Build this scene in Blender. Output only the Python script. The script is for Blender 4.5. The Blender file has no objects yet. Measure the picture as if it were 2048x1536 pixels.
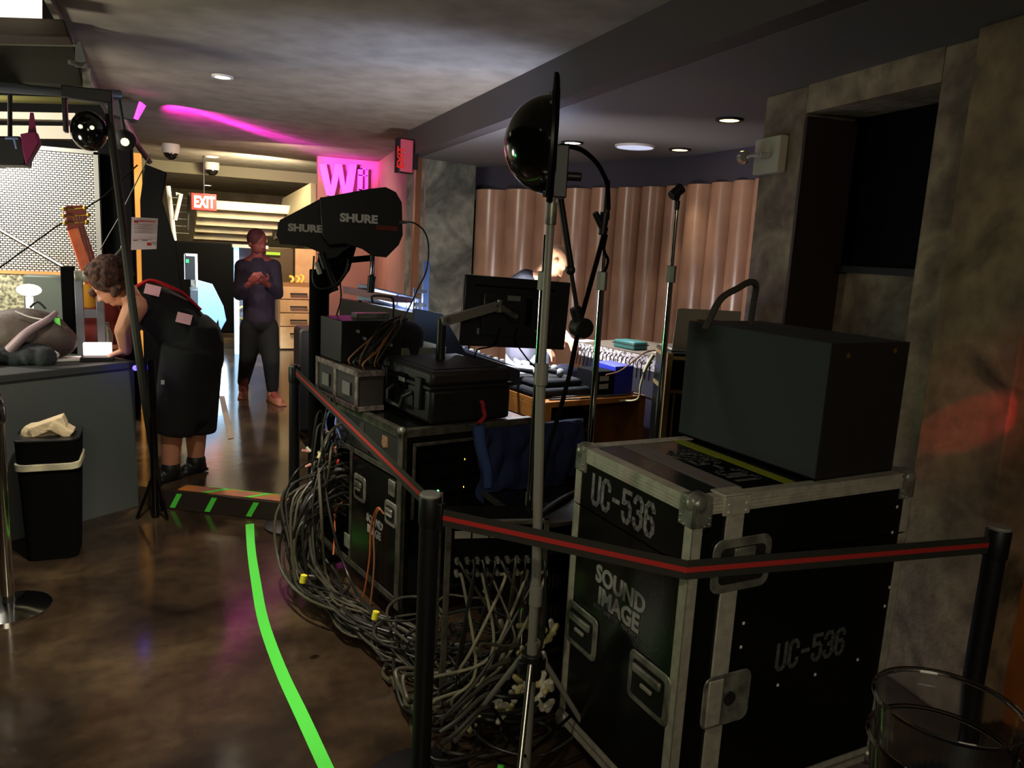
import bpy, bmesh, math, random
from mathutils import Vector as V, Matrix
random.seed(7)
S = bpy.context.scene
COL = S.collection
R = math.radians
# ---------------------------------------------------------------- camera
FPX, EYE = 1540.0, 1.68
RX, RY, RZ = V((.91417412, -.02175641, .40473736)), V((-.40179105, -.1801552, .89783521)), V((.05338186, -.98339756, -.17343475))
ROT = Matrix((RX, RY, RZ))            # (right, down, forward) -> world
EYEP = V((0, 0, EYE))
cd = bpy.data.cameras.new('camera'); cam = bpy.data.objects.new('camera', cd); COL.objects.link(cam)
cd.sensor_width = 36; cd.lens = FPX / 2048 * 36; cd.clip_start = .02; cd.clip_end = 100
right, down, fwd = ROT.col[0], ROT.col[1], ROT.col[2]
cam.matrix_world = Matrix.Translation(EYEP) @ Matrix((right, -down, -fwd)).transposed().to_4x4()
S.camera = cam
def ray(px, py): return ROT @ V((px - 1024, py - 768, FPX))
def at(px, py, y): r = ray(px, py); return EYEP + r * (y / r.y)
def gz(px, py, z): r = ray(px, py); return EYEP + r * ((z - EYE) / r.z)
def onpl(px, py, P, n): r = ray(px, py); P = V(P); n = V(n); return EYEP + r * ((P - EYEP).dot(n) / r.dot(n))
# ---------------------------------------------------------------- look
S.view_settings.view_transform = 'Standard'; S.view_settings.look = 'None'
S.view_settings.gamma = 1; S.view_settings.exposure = 0.0; S.view_settings.use_curve_mapping = False
try:
    S.cycles.max_bounces = 6; S.cycles.sample_clamp_indirect = 3; S.cycles.caustics_reflective = False; S.cycles.caustics_refractive = False
except Exception: pass
W = bpy.data.worlds.new('world'); S.world = W; W.use_nodes = True
bg = W.node_tree.nodes['Background']; bg.inputs[0].default_value = (.75, .68, .55, 1); bg.inputs[1].default_value = .02
def light(kind, name, loc, energy, color=(1, 1, 1), target=None, size=.3, size_y=None, spot=60, blend=.6, spec=1.0):
    d = bpy.data.lights.new(name, kind); d.energy = energy; d.color = color; d.specular_factor = spec
    if kind == 'AREA':
        d.shape = 'RECTANGLE' if size_y else 'DISK'; d.size = size
        if size_y: d.size_y = size_y
    else: d.shadow_soft_size = size
    if kind == 'SPOT': d.spot_size = R(spot); d.spot_blend = blend
    o = bpy.data.objects.new(name, d); COL.objects.link(o); o.location = loc
    if target is not None: o.rotation_euler = (V(target) - V(loc)).to_track_quat('-Z', 'Y').to_euler()
    return o
# added fill behind the viewer, stage wash, desk lamps and their bounce, pink projector
light('AREA', 'house_fill', (-.4, -2.0, 2.7), 40, (1, .88, .66), (.8, 2.4, .6), 1.2)
light('SPOT', 'overhead_fill', (.1, 2.6, 2.76), 230, (1, .9, .72), (-.1, 3.2, 0), .05, spot=66, blend=.8)  # added above the frame without a fixture, brightens floor and tape
light('SPOT', 'overhead_fill', (-.5, .9, 2.76), 60, (1, .88, .66), (.3, 2.2, 0), .05, spot=80, blend=.9)  # second added overhead spot, out of frame and without a fixture
light('AREA', 'stage_wash', (-1.5, 5.6, 2.45), 75, (1, .93, .8), (-1.0, 7, 1.2), .5)
light('AREA', 'stage_spill_fill', (-1.7, 4.6, 1.3), 20, (1, .9, .76), (.6, 4.9, 2.8), .5)  # added area light in place of stage spill on the ceiling
light('SPOT', 'stage_spot', (-2.4, 4.6, 2.5), 160, (.8, .85, 1), (-1.2, 7.2, 1.9), .1, spot=40)
light('SPOT', 'desk_lamp_glow', (1.9, 4.35, 1.25), 150, (.55, .66, 1), (1.55, 5.3, 2.8), .12, spot=95, blend=1)
light('AREA', 'desk_lamp_bounce', (2.0, 4.7, 1.15), 55, (.95, .86, .82), (3.0, 6.6, 1.2), .5, .35)
light('SPOT', 'desk_lamp', (1.85, 4.5, 1.7), 130, (.8, .87, 1), (1.95, 4.2, .9), .04, spot=110)
light('SPOT', 'desk_lamp', (3.0, 5.0, 1.75), 60, (.85, .9, 1), (2.9, 4.8, .9), .04, spot=110)
light('SPOT', 'pink_projector_beam', (-.02, 7.86, 2.7), 5200, (1, .02, .75), (2.3, 11.2, 2.74), .02, spot=13, blend=.8)
light('SPOT', 'pink_projector_beam', (-.02, 7.86, 2.66), 1300, (1, .02, .7), (.9, 9.1, 2.79), .02, spot=20, blend=1)
light('SPOT', 'pink_projector_beam', (-.02, 7.86, 2.64), 300, (1, .02, .65), (.3, 8.5, 2.8), .02, spot=60, blend=1)
light('SPOT', 'pink_projector_spill', (-.02, 7.86, 2.66), 130, (1, .05, .6), (2.3, 10.4, 2.2), .03, spot=62, blend=.9)
light('AREA', 'far_hall_light', (1.3, 11.9, 2.45), 100, (1, .88, .6), (.9, 14.4, 1.8), .5)
light('AREA', 'far_hall_light', (1.2, 9.9, 2.6), 60, (1, .8, .5), (1.6, 11, .8), .3)
light('AREA', 'far_hall_light', (1.0, 16.6, 2.5), 60, (1, .9, .66), (1.0, 16.6, 0), .6)
light('SPOT', 'overhead_fill', (.1, 3.0, 2.76), 90, (1, .92, .78), (-.7, 4.85, .45), .06, spot=48, blend=.9)  # added overhead spot without a fixture, lifts the counter front
light('AREA', 'floor_glare_fill', (.6, 11.5, .75), 9, (.6, .8, 1), (.5, 5, .5), .25, .6)  # added panel for the bluish reflection on the far floor
light('SPOT', 'cart_light', (.3, 8.4, 2.6), 800, (.65, .82, 1), (.45, 10.2, .5), .06, spot=40)
light('SPOT', 'red_marker_light', (1.75, .3, 2.1), 16, (1, .05, .05), (2.65, 1.84, 1.2), .004, spot=17, blend=1)
light('SPOT', 'red_marker_light', (1.75, .3, 2.1), 75, (1, .03, .05), (2.645, 1.8, 1.155), .004, spot=6, blend=.6)
light('AREA', 'green_reflection_fill', (-1.9, 4.3, .9), 8, (.1, 1, .2), (.8, 3.2, .35), .25)  # added out of view to give the rack case side its green reflection
# ---------------------------------------------------------------- materials
def lin(c): return tuple((x / 255 / 12.92 if x / 255 <= .04045 else ((x / 255 + .055) / 1.055) ** 2.4) for x in c) + (1,)
MATS = {}
def mat(name, c, r=.5, m=0.0, c2=None, sc=6.0, bump=0.0, emit=None, es=0.0, trans=0.0, detail=4.0, lo=.4, hi=.62, coat=0.0, sheen=0.0):
    if name in MATS: return MATS[name]
    x = bpy.data.materials.new(name); x.use_nodes = True; nt = x.node_tree; b = nt.nodes['Principled BSDF']
    b.inputs['Base Color'].default_value = lin(c); b.inputs['Roughness'].default_value = r; b.inputs['Metallic'].default_value = m
    if trans: b.inputs['Transmission Weight'].default_value = trans
    if coat: b.inputs['Coat Weight'].default_value = coat; b.inputs['Coat Roughness'].default_value = .12
    if emit: b.inputs['Emission Color'].default_value = lin(emit); b.inputs['Emission Strength'].default_value = es
    if c2 or bump:
        tc = nt.nodes.new('ShaderNodeTexCoord'); n = nt.nodes.new('ShaderNodeTexNoise')
        n.inputs['Scale'].default_value = sc; n.inputs['Detail'].default_value = detail
        nt.links.new(tc.outputs['Object'], n.inputs['Vector'])
        if c2:
            cr = nt.nodes.new('ShaderNodeValToRGB'); cr.color_ramp.elements[0].position = lo; cr.color_ramp.elements[1].position = hi
            cr.color_ramp.elements[0].color = lin(c); cr.color_ramp.elements[1].color = lin(c2)
            nt.links.new(n.outputs['Fac'], cr.inputs['Fac']); nt.links.new(cr.outputs['Color'], b.inputs['Base Color'])
        if bump:
            bp = nt.nodes.new('ShaderNodeBump'); bp.inputs['Strength'].default_value = bump; bp.inputs['Distance'].default_value = .01
            nt.links.new(n.outputs['Fac'], bp.inputs['Height']); nt.links.new(bp.outputs['Normal'], b.inputs['Normal'])
    MATS[name] = x; return x
def concrete(name, cols, sc, rough=.8, bump=.3, warp=1.2):
    """patchy plaster: two noises at different sizes"""
    x = bpy.data.materials.new(name); x.use_nodes = True; nt = x.node_tree; b = nt.nodes['Principled BSDF']; N = nt.nodes.new; L = nt.links.new
    tc = N('ShaderNodeTexCoord'); n1 = N('ShaderNodeTexNoise'); n1.inputs['Scale'].default_value = sc; n1.inputs['Detail'].default_value = 6; n1.inputs['Distortion'].default_value = warp
    n2 = N('ShaderNodeTexNoise'); n2.inputs['Scale'].default_value = sc * 7; n2.inputs['Detail'].default_value = 5
    L(tc.outputs['Object'], n1.inputs['Vector']); L(tc.outputs['Object'], n2.inputs['Vector'])
    cr = N('ShaderNodeValToRGB'); e = cr.color_ramp.elements; e[0].position = .3; e[0].color = lin(cols[0]); e[1].position = .7; e[1].color = lin(cols[-1])
    for i, c in enumerate(cols[1:-1]): k = e.new(.3 + .4 * (i + 1) / (len(cols) - 1)); k.color = lin(c)
    L(n1.outputs['Fac'], cr.inputs['Fac'])
    mx = N('ShaderNodeMix'); mx.data_type = 'RGBA'; mx.blend_type = 'MULTIPLY'; mx.inputs[0].default_value = .55
    c2 = N('ShaderNodeValToRGB'); c2.color_ramp.elements[0].position = .3; c2.color_ramp.elements[0].color = (.45, .45, .45, 1); c2.color_ramp.elements[1].position = .6
    L(n2.outputs['Fac'], c2.inputs['Fac']); L(cr.outputs['Color'], mx.inputs[6]); L(c2.outputs['Color'], mx.inputs[7]); L(mx.outputs[2], b.inputs['Base Color'])
    bp = N('ShaderNodeBump'); bp.inputs['Strength'].default_value = bump; bp.inputs['Distance'].default_value = .02
    L(n2.outputs['Fac'], bp.inputs['Height']); L(bp.outputs['Normal'], b.inputs['Normal'])
    b.inputs['Roughness'].default_value = rough; MATS[name] = x; return x
M_floor = concrete('polished_concrete', [(32, 25, 19), (64, 50, 38), (94, 78, 56)], 2.2, .15, .025, .35)
M_ceil = concrete('rough_ceiling', [(140, 128, 112), (156, 146, 132), (134, 124, 112)], .6, .85, .2, .4)
M_alcc = mat('painted_ceiling', (112, 110, 112), .7)
M_beam = mat('painted_beam', (74, 68, 70), .7)
M_pill = concrete('patchy_plaster', [(72, 80, 78), (150, 152, 140), (92, 96, 90), (140, 136, 120)], 1.5, .85, .3, 1.2)
M_wallr = concrete('stained_concrete', [(84, 68, 54), (176, 158, 132), (126, 108, 92), (168, 156, 142)], 2.4, .85, .4, .4)
M_moss = concrete('mossy_stone', [(30, 32, 24), (156, 134, 104), (132, 112, 88), (50, 48, 38)], 2.2, .8, .4, .5)
M_hall = mat('hall_wall', (150, 110, 96), .7, c2=(138, 100, 90), sc=3)
M_dark = mat('dark_paint', (26, 25, 26), .7)
M_blk = mat('black_plastic', (22, 22, 23), .45)
M_blkm = mat('matte_black', (8, 8, 8), .9); M_blkm.node_tree.nodes['Principled BSDF'].inputs['Specular IOR Level'].default_value = .08
M_blkg = mat('gloss_black', (14, 14, 12), .12, coat=.6)
M_lam = mat('black_laminate', (15, 16, 14), .22, bump=.05, sc=90)
M_alu = mat('aluminium', (206, 202, 184), .42, .3, c2=(186, 182, 166), sc=30)
M_steel = mat('zinc_steel', (165, 165, 152), .36, .5, c2=(112, 112, 104), sc=18)
M_chrome = mat('chrome', (215, 215, 210), .12, 1)
M_greyp = mat('grey_painted_metal', (150, 148, 138), .45, .2)
M_speak = mat('speaker_paint', (58, 64, 68), .75, bump=.25, sc=160)
M_speakd = mat('speaker_paint_shaded', (26, 22, 20), .75, bump=.25, sc=160)  # cabinet paint with the dark end's shade put into the colour
M_post = mat('stanchion_black', (16, 16, 17), .5)
M_web = mat('belt_webbing', (46, 45, 38), .8)
M_redweb = mat('belt_red', (190, 44, 38), .7)
M_gtape = mat('green_tape', (96, 252, 84), .6)
M_otape = mat('orange_tape', (226, 140, 40), .6, c2=(190, 120, 90), sc=8)
M_white = mat('white_paint', (215, 212, 205), .5)
M_paper = mat('paper', (235, 226, 226), .8)
M_red = mat('red_plastic', (200, 30, 24), .5)
M_lett = mat('stencil_paint', (150, 152, 150), .7, c2=(110, 112, 110), sc=60)
M_logo = mat('logo_print', (165, 166, 162), .6)
M_tapeg = mat('grey_tape', (120, 116, 112), .6)
M_tapey = mat('yellow_green_tape', (150, 160, 34), .6)
M_wood = mat('orange_wood', (190, 120, 46), .45, c2=(160, 96, 34), sc=9)
M_lwood = mat('pale_wood', (222, 184, 132), .5, c2=(208, 168, 118), sc=5)
M_tube = mat('brown_column', (168, 128, 104), .28, c2=(150, 112, 90), sc=3)
M_skin = mat('skin', (205, 140, 108), .5)
M_skin2 = mat('skin_tan', (170, 104, 76), .5)
M_bluec = mat('blue_cloth', (24, 36, 74), .9, bump=.5, sc=25)
M_navy = mat('navy_cloth', (40, 44, 58), .9)
M_jean = mat('pale_denim', (120, 140, 170), .9)
M_blkc = mat('black_cloth', (18, 17, 18), .9, bump=.3, sc=30)
M_hair = mat('brown_hair', (92, 52, 34), .8, c2=(36, 20, 14), sc=40, bump=1)
M_clear = mat('clear_plastic', (250, 250, 250), .04, trans=1.0)
M_cable = mat('cable_rubber', (30, 29, 25), .42)
M_cable2 = mat('cable_rubber_grey', (58, 56, 46), .45)
M_led = mat('led_white', (255, 255, 255), .5, emit=(225, 235, 255), es=9)
M_lampw = mat('lamp_warm', (255, 245, 220), .5, emit=(255, 240, 205), es=14)
M_pinkl = mat('lamp_pink', (255, 60, 200), .5, emit=(255, 40, 190), es=6)
# ---------------------------------------------------------------- builders
FR = {}                                # world matrix of each root, by object name
class MB:
    def __init__(s, F=None): s.v = []; s.f = []; s.F = F or Matrix.Identity(4)
    def add(s, vs, fs):
        n = len(s.v); s.v += [s.F @ V(p) for p in vs]; s.f += [tuple(i + n for i in f) for f in fs]; return s
    def box(s, c, d, rot=None):
        m = rot.to_matrix() if rot is not None and hasattr(rot, 'to_matrix') else rot
        vs = []
        for x in (-.5, .5):
            for y in (-.5, .5):
                for z in (-.5, .5):
                    p = V((x * d[0], y * d[1], z * d[2])); p = (m @ p) if m else p; vs.append(V(c) + p)
        return s.add(vs, [(0, 1, 3, 2), (4, 6, 7, 5), (0, 4, 5, 1), (2, 3, 7, 6), (0, 2, 6, 4), (1, 5, 7, 3)])
    def bb(s, a, b): a = V(a); b = V(b); return s.box((a + b) / 2, (abs(b.x - a.x), abs(b.y - a.y), abs(b.z - a.z)))
    def cyl(s, p, q, r, r2=None, n=16):
        p = V(p); q = V(q); r2 = r if r2 is None else r2; z = (q - p).normalized(); x = z.orthogonal().normalized(); y = z.cross(x); vs = []
        for c, rr in ((p, r), (q, r2)):
            for i in range(n): t = 2 * math.pi * i / n; vs.append(c + (x * math.cos(t) + y * math.sin(t)) * rr)
        return s.add(vs, [(i, (i + 1) % n, n + (i + 1) % n, n + i) for i in range(n)] + [tuple(range(n - 1, -1, -1)), tuple(range(n, 2 * n))])
    def ball(s, c, r, n=12, sq=(1, 1, 1), rot=None):
        c = V(c); vs = [V((0, 0, 1))]; m = n // 2
        for j in range(1, m):
            a = math.pi * j / m
            for i in range(n): b = 2 * math.pi * i / n; vs.append(V((math.sin(a) * math.cos(b), math.sin(a) * math.sin(b), math.cos(a))))
        vs.append(V((0, 0, -1))); fs = [(0, 1 + i, 1 + (i + 1) % n) for i in range(n)]
        for j in range(m - 2):
            for i in range(n): a = 1 + j * n; fs.append((a + i, a + n + i, a + n + (i + 1) % n, a + (i + 1) % n))
        k = len(vs) - 1; a = 1 + (m - 2) * n; fs += [(k, a + (i + 1) % n, a + i) for i in range(n)]
        q = rot if rot else Matrix.Identity(3)
        return s.add([c + q @ V((p.x * r * sq[0], p.y * r * sq[1], p.z * r * sq[2])) for p in vs], fs)
    def caps(s, p, r1, q, r2, n=12): s.ball(p, r1, n); s.ball(q, r2, n); return s.cyl(p, q, r1, r2, n)
    def tube(s, pts, r, n=8, r2=None):
        pts = [V(p) for p in pts]; k = len(pts); vs = []; T0 = None
        for i, p in enumerate(pts):
            t = (pts[min(i + 1, k - 1)] - pts[max(i - 1, 0)])
            t = t.normalized() if t.length > 1e-9 else V((0, 0, 1))
            if T0 is None: x = t.orthogonal().normalized()
            else: x = (T0.rotation_difference(t) @ x).normalized()
            T0 = t; y = t.cross(x); rr = r if r2 is None else r + (r2 - r) * i / (k - 1)
            for j in range(n): a = 2 * math.pi * j / n; vs.append(p + (x * math.cos(a) + y * math.sin(a)) * rr)
        fs = [(i * n + j, i * n + (j + 1) % n, (i + 1) * n + (j + 1) % n, (i + 1) * n + j) for i in range(k - 1) for j in range(n)]
        return s.add(vs, fs + [tuple(range(n - 1, -1, -1)), tuple(range((k - 1) * n, k * n))])
    def ribbon(s, pts, w, t, up=(0, 0, 1)):
        """flat band: w along up, t thick"""
        pts = [V(p) for p in pts]; up = V(up); k = len(pts); vs = []
        for i, p in enumerate(pts):
            d = (pts[min(i + 1, k - 1)] - pts[max(i - 1, 0)]).normalized(); nrm = d.cross(up).normalized(); u = nrm.cross(d).normalized()
            for a, b in ((-1, -1), (1, -1), (1, 1), (-1, 1)): vs.append(p + u * (a * w / 2) + nrm * (b * t / 2))
        fs = [(i * 4 + j, i * 4 + (j + 1) % 4, i * 4 + 4 + (j + 1) % 4, i * 4 + 4 + j) for i in range(k - 1) for j in range(4)]
        return s.add(vs, fs + [(3, 2, 1, 0), tuple(range(k * 4 - 4, k * 4))])
    def prism(s, poly, h, plane='xy', at0=0.0):
        """polygon extruded: poly 2D in plane, from at0 to at0+h along the third axis"""
        n = len(poly); vs = []
        for z in (at0, at0 + h):
            for a, b in poly: vs.append({'xy': (a, b, z), 'xz': (a, z, b), 'yz': (z, a, b)}[plane])
        return s.add(vs, [tuple(range(n - 1, -1, -1)), tuple(range(n, 2 * n))] + [(i, (i + 1) % n, n + (i + 1) % n, n + i) for i in range(n)])
    def slab(s, pts, th):
        """polygon of 3D points thickened along -normal"""
        pts = [V(p) for p in pts]; n = len(pts); nr = sum(((a - pts[0]).cross(b - pts[0]) for a, b in zip(pts[1:], pts[2:])), V()).normalized()
        return s.add(pts + [p - nr * th for p in pts], [tuple(range(n)), tuple(range(2 * n - 1, n - 1, -1))] + [(i, n + i, n + (i + 1) % n, (i + 1) % n) for i in range(n)])
    def lathe(s, prof, c=(0, 0, 0), n=28, closed=False):
        c = V(c); vs = []; k = len(prof)
        for r, z in prof:
            for i in range(n): a = 2 * math.pi * i / n; vs.append(c + V((r * math.cos(a), r * math.sin(a), z)))
        fs = [(i * n + j, i * n + (j + 1) % n, (i + 1) * n + (j + 1) % n, (i + 1) * n + j) for i in range(k - 1) for j in range(n)]
        if closed: fs += [((k - 1) * n + j, (k - 1) * n + (j + 1) % n, (j + 1) % n, j) for j in range(n)]
        else: fs += [tuple(range(n - 1, -1, -1)), tuple(range((k - 1) * n, k * n))]
        return s.add(vs, fs)
    def build(s, name, m, parent=None, bevel=0.0, label=None, smooth=40, mods=()):
        me = bpy.data.meshes.new(name)
        if parent is None:
            xs = [p.x for p in s.v]; ys = [p.y for p in s.v]; zs = [p.z for p in s.v]
            Wm = Matrix.Translation(((min(xs) + max(xs)) / 2, (min(ys) + max(ys)) / 2, min(zs)))
        else: Wm = FR[parent.name]
        I = Wm.inverted(); me.from_pydata([I @ p for p in s.v], [], s.f); me.materials.append(m)
        bm = bmesh.new(); bm.from_mesh(me); bmesh.ops.recalc_face_normals(bm, faces=bm.faces); bm.to_mesh(me); bm.free()
        me.shade_smooth(); me.set_sharp_from_angle(angle=R(smooth))
        o = bpy.data.objects.new(name, me); COL.objects.link(o)
        if parent is None: o.matrix_world = Wm
        else: o.parent = parent
        FR[o.name] = Wm
        if bevel:
            b = o.modifiers.new('b', 'BEVEL'); b.width = bevel; b.segments = 2; b.limit_method = 'ANGLE'; b.angle_limit = R(50)
        for kind, kw in mods:
            q = o.modifiers.new(kind, kind)
            for k, v in kw.items(): setattr(q, k, v)
        if label: o['label'] = label
        return o
def thing(name, label, cat, loc, rz=0, group=None, M=None):
    o = bpy.data.objects.new(name, None); COL.objects.link(o); o.empty_display_size = .1
    FR[o.name] = M or (Matrix.Translation(V(loc)) @ Matrix.Rotation(rz, 4, 'Z')); o.matrix_world = FR[o.name]
    o['label'] = label; o['category'] = cat
    if group: o['group'] = group
    return o
def tag(o, label, cat, group=None, kind=None):
    o['label'] = label; o['category'] = cat
    if group: o['group'] = group
    if kind: o['kind'] = kind
    return o
def struct(o): o['kind'] = 'structure'; return o
def frame(o, x, y): o = V(o); x = V(x).normalized(); y = V(y).normalized(); z = x.cross(y); return Matrix.Translation(o) @ Matrix((x, y, z)).transposed().to_4x4()
def text(name, body, m, parent, o, xd, yd, size, bold=0.0, ext=.001, sx=1.0, shear=0.0, label=None, align='LEFT'):
    """lettering: o = baseline start, xd = reading direction, yd = up"""
    c = bpy.data.curves.new(name, 'FONT'); c.body = body; c.size = size; c.extrude = ext; c.offset = bold; c.align_x = align; c.shear = shear; c.resolution_u = 3
    tmp = bpy.data.objects.new('t', c); COL.objects.link(tmp); dg = bpy.context.evaluated_depsgraph_get()
    me = bpy.data.meshes.new_from_object(tmp.evaluated_get(dg)); bpy.data.objects.remove(tmp); me.materials.clear(); me.materials.append(m)
    ob = bpy.data.objects.new(name, me); COL.objects.link(ob); ob.parent = parent
    Mw = frame(o, xd, yd) @ Matrix.Diagonal((sx, 1, 1, 1))
    ob.matrix_local = FR[parent.name].inverted() @ Mw
    if label: ob['label'] = label
    return ob
def bez(p, q, sag, n=16, side=(0, 0, 0)):
    p = V(p); q = V(q); side = V(side)
    return [p.lerp(q, i / n) + (V((0, 0, -sag)) + side) * (4 * (i / n) * (1 - i / n)) for i in range(n + 1)]
def spline(pts, n=8):
    pts = [V(p) for p in pts]; out = []; P = [pts[0] * 2 - pts[1]] + pts + [pts[-1] * 2 - pts[-2]]
    for i in range(1, len(P) - 2):
        for j in range(n):
            t = j / n; a, b, c, d = P[i - 1:i + 3]
            out.append(.5 * ((2 * b) + (c - a) * t + (2 * a - 5 * b + 4 * c - d) * t * t + (3 * b - a - 3 * c + d) * t ** 3))
    return out + [pts[-1]]
REM = lambda v=.009, k=4: (('REMESH', dict(mode='VOXEL', voxel_size=v, use_smooth_shade=True)), ('SMOOTH', dict(factor=.5, iterations=k)))
# stencil digits as strokes in a 1 x 2 cell, with the stencil's bridges left open
def stencil(parent, name, m, o, xd, yd, h, label=None):
    G = {'U': [[(0, 2), (0, .3), (.3, 0), (.33, 0)], [(.67, 0), (.7, 0), (1, .3), (1, 2)]],
         'C': [[(.33, 2), (.3, 2), (0, 1.7), (0, .3), (.3, 0), (.33, 0)], [(.67, 0), (.7, 0), (1, .3), (1, .55)], [(.67, 2), (.7, 2), (1, 1.7), (1, 1.45)]],
         '-': [[(.1, 1), (.9, 1)]],
         '5': [[(1, 2), (0, 2), (0, 1.15)], [(.15, 1.2), (.33, 1.3)], [(.67, 1.3), (.7, 1.3), (1, 1), (1, .3), (.7, 0), (.67, 0)], [(.33, 0), (.3, 0), (0, .3), (0, .5)]],
         '3': [[(0, 1.6), (0, 1.7), (.3, 2), (.33, 2)], [(.67, 2), (.7, 2), (1, 1.7), (1, 1.3), (.75, 1.05), (1, .8), (1, .3), (.7, 0), (.67, 0)], [(.33, 0), (.3, 0), (0, .3), (0, .5)], [(.45, 1.05), (.7, 1.05)]],
         '6': [[(1, 1.6), (1, 1.7), (.7, 2), (.67, 2)], [(.33, 2), (.3, 2), (0, 1.7), (0, .3), (.3, 0), (.33, 0)], [(.67, 0), (.7, 0), (1, .3), (1, .8), (.7, 1.1), (.67, 1.1)], [(.2, 1.05), (.33, 1.1)]]}
    xd = V(xd).normalized(); yd = V(yd).normalized(); o = V(o); k = h / 2; x0 = 0; mb = MB(); nrm = xd.cross(yd)
    for ch in 'UC-536':
        for st in G[ch]:
            P = [o + xd * ((x0 + x * .78) * k) + yd * (y * k) for x, y in st]
            for a, b in zip(P, P[1:]):
                d = (b - a).normalized(); a2 = a - d * k * .1; b2 = b + d * k * .1; w = nrm.cross(d) * k * .15
                mb.slab([a2 - w, b2 - w, b2 + w, a2 + w], .0012)
        x0 += 1.22
    return mb.build(name, m, parent, label=label)
# ================================================================ SETTING
struct(MB().bb((-7, -4, -.2), (7, 20, 0)).build('floor', M_floor))
plat = [(-6.5, 5.62), (-.24, 5.62), (-.2, 5.06), (.92, 4.32), (.92, 6.4), (6.5, 6.4), (6.5, 19.9), (-6.5, 19.9)]
struct(MB().prism(plat, .12).build('floor', M_floor))
struct(MB().prism([(-.5, -4), (1.9, -4), (2.39, 8.0), (3.0, 11.5), (3.0, 14.4), (-.5, 14.4)], .2, at0=2.8).build('ceiling', M_ceil))
struct(MB().bb((-.5, 14.5, 2.62), (3.0, 19.8, 2.8)).build('ceiling', M_ceil))
struct(MB().bb((-.5, 14.4, 2.62), (3.0, 14.5, 2.8)).build('trim_1', mat('fascia_paint', (126, 118, 96), .8)))
struct(MB().bb((-6.5, -4, 4.2), (-.5, 19.8, 4.3)).build('ceiling', M_dark))
struct(MB().slab([(1.895, -4, 2.55), (2.39, 8.0, 2.55), (2.39, 8.0, 2.8), (1.895, -4, 2.8)], .12).build('trim_2', M_beam))
struct(MB().prism([(1.9, -4), (7, -4), (7, 10), (2.9, 10), (2.4, 8.1)], .08, at0=2.47 + .08).build('ceiling', M_alcc))
# stained wall at the end of the beam, patchy plaster pillar
struct(MB().prism([(2.41, 7.98), (3.12, 8.2), (3.0, 8.7), (2.43, 8.5)], 2.55).build('wall_pillar', M_pill))
struct(MB().bb((2.36, 7.93, 0), (2.42, 8.0, 2.55)).build('trim_3', mat('bronze_trim', (120, 76, 50), .35, .5)))
struct(MB().prism([(2.39, 8.0), (2.8, 11.3), (2.9, 11.3), (2.49, 8.0)], 2.68, at0=.12).build('wall_hall', M_hall))
struct(MB().bb((at(634, 500, 11.3).x, 11.3, .12), (2.9, 11.4, 2.8)).build('wall_hall', M_hall))
struct(MB().bb((2.9, 11.3, .12), (3.0, 19.8, 2.8)).build('wall_far_right', mat('far_wall', (120, 108, 84), .8, c2=(96, 86, 66), sc=2)))
struct(MB().bb((-.6, 19.7, .12), (3.0, 19.8, 2.8)).build('wall_far', mat('far_wall', (150, 136, 104), .8)))
struct(MB().bb((-.62, 11, .12), (-.5, 19.8, 2.8)).build('wall_far_left', mat('far_wall', (150, 136, 104), .8)))
struct(MB().bb((-6.6, -4, 0), (-6.5, 19.8, 4.2)).build('wall_left', M_dark))
struct(MB().bb((-6.5, 11.0, .12), (-.64, 11.1, 4.2)).build('wall_stage', M_dark))
struct(MB().bb((-6.5, -4.1, 0), (7, -4, 4.2)).build('wall_back', M_dark))
struct(MB().bb((7, -4, 0), (7.1, 19.8, 2.8)).build('wall_outer', M_dark))
# curved alcove wall with its row of half-round columns
band = spline([gz(950, 335, 2.55), gz(1130, 327, 2.55), gz(1250, 320, 2.55), gz(1375, 312, 2.55), gz(1450, 301, 2.55), gz(1520, 289, 2.55), (3.95, 4.2, 2.55)], 6)
bk = [(p.x, p.y) for p in band]
def offs(P, d):
    out = []
    for i, p in enumerate(P):
        a = V(P[max(i - 1, 0)]); b = V(P[min(i + 1, len(P) - 1)]); t = (b - a).normalized(); out.append((p[0] - t.y * d, p[1] + t.x * d))
    return out
struct(MB().prism(bk + offs(bk, .35)[::-1], .25, at0=2.3).build('trim_4', mat('soffit_paint', (52, 48, 62), .7)))
struct(MB().prism(offs(bk, .2) + offs(bk, .35)[::-1], 2.3).build('wall_alcove', M_dark))
BX = [955, 1014, 1073, 1130, 1183, 1235, 1283, 1331, 1379, 1426, 1469, 1510, 1549]
def barc(px):
    xs = [(950, 335), (1130, 327), (1250, 320), (1375, 312), (1450, 301), (1550, 284)]
    for (a, ya), (b, yb) in zip(xs, xs[1:]):
        if a <= px <= b: return gz(px, ya + (yb - ya) * (px - a) / (b - a), 2.55)
    return gz(px, 284, 2.55)
for i in range(len(BX) - 1):
    a = barc(BX[i]); b = barc(BX[i + 1]); c = (a + b) / 2; r = (a - b).length / 2 * .985; t = (b - a).normalized()
    c += V((-t.y, t.x, 0)) * .09
    o = tag(MB().cyl((c.x, c.y, 0), (c.x, c.y, 2.298), r, n=28).build('column', M_tube), 'one of the tall glossy brown round columns lining the curved alcove wall', 'column', 'brown round columns along the curved wall')
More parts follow.
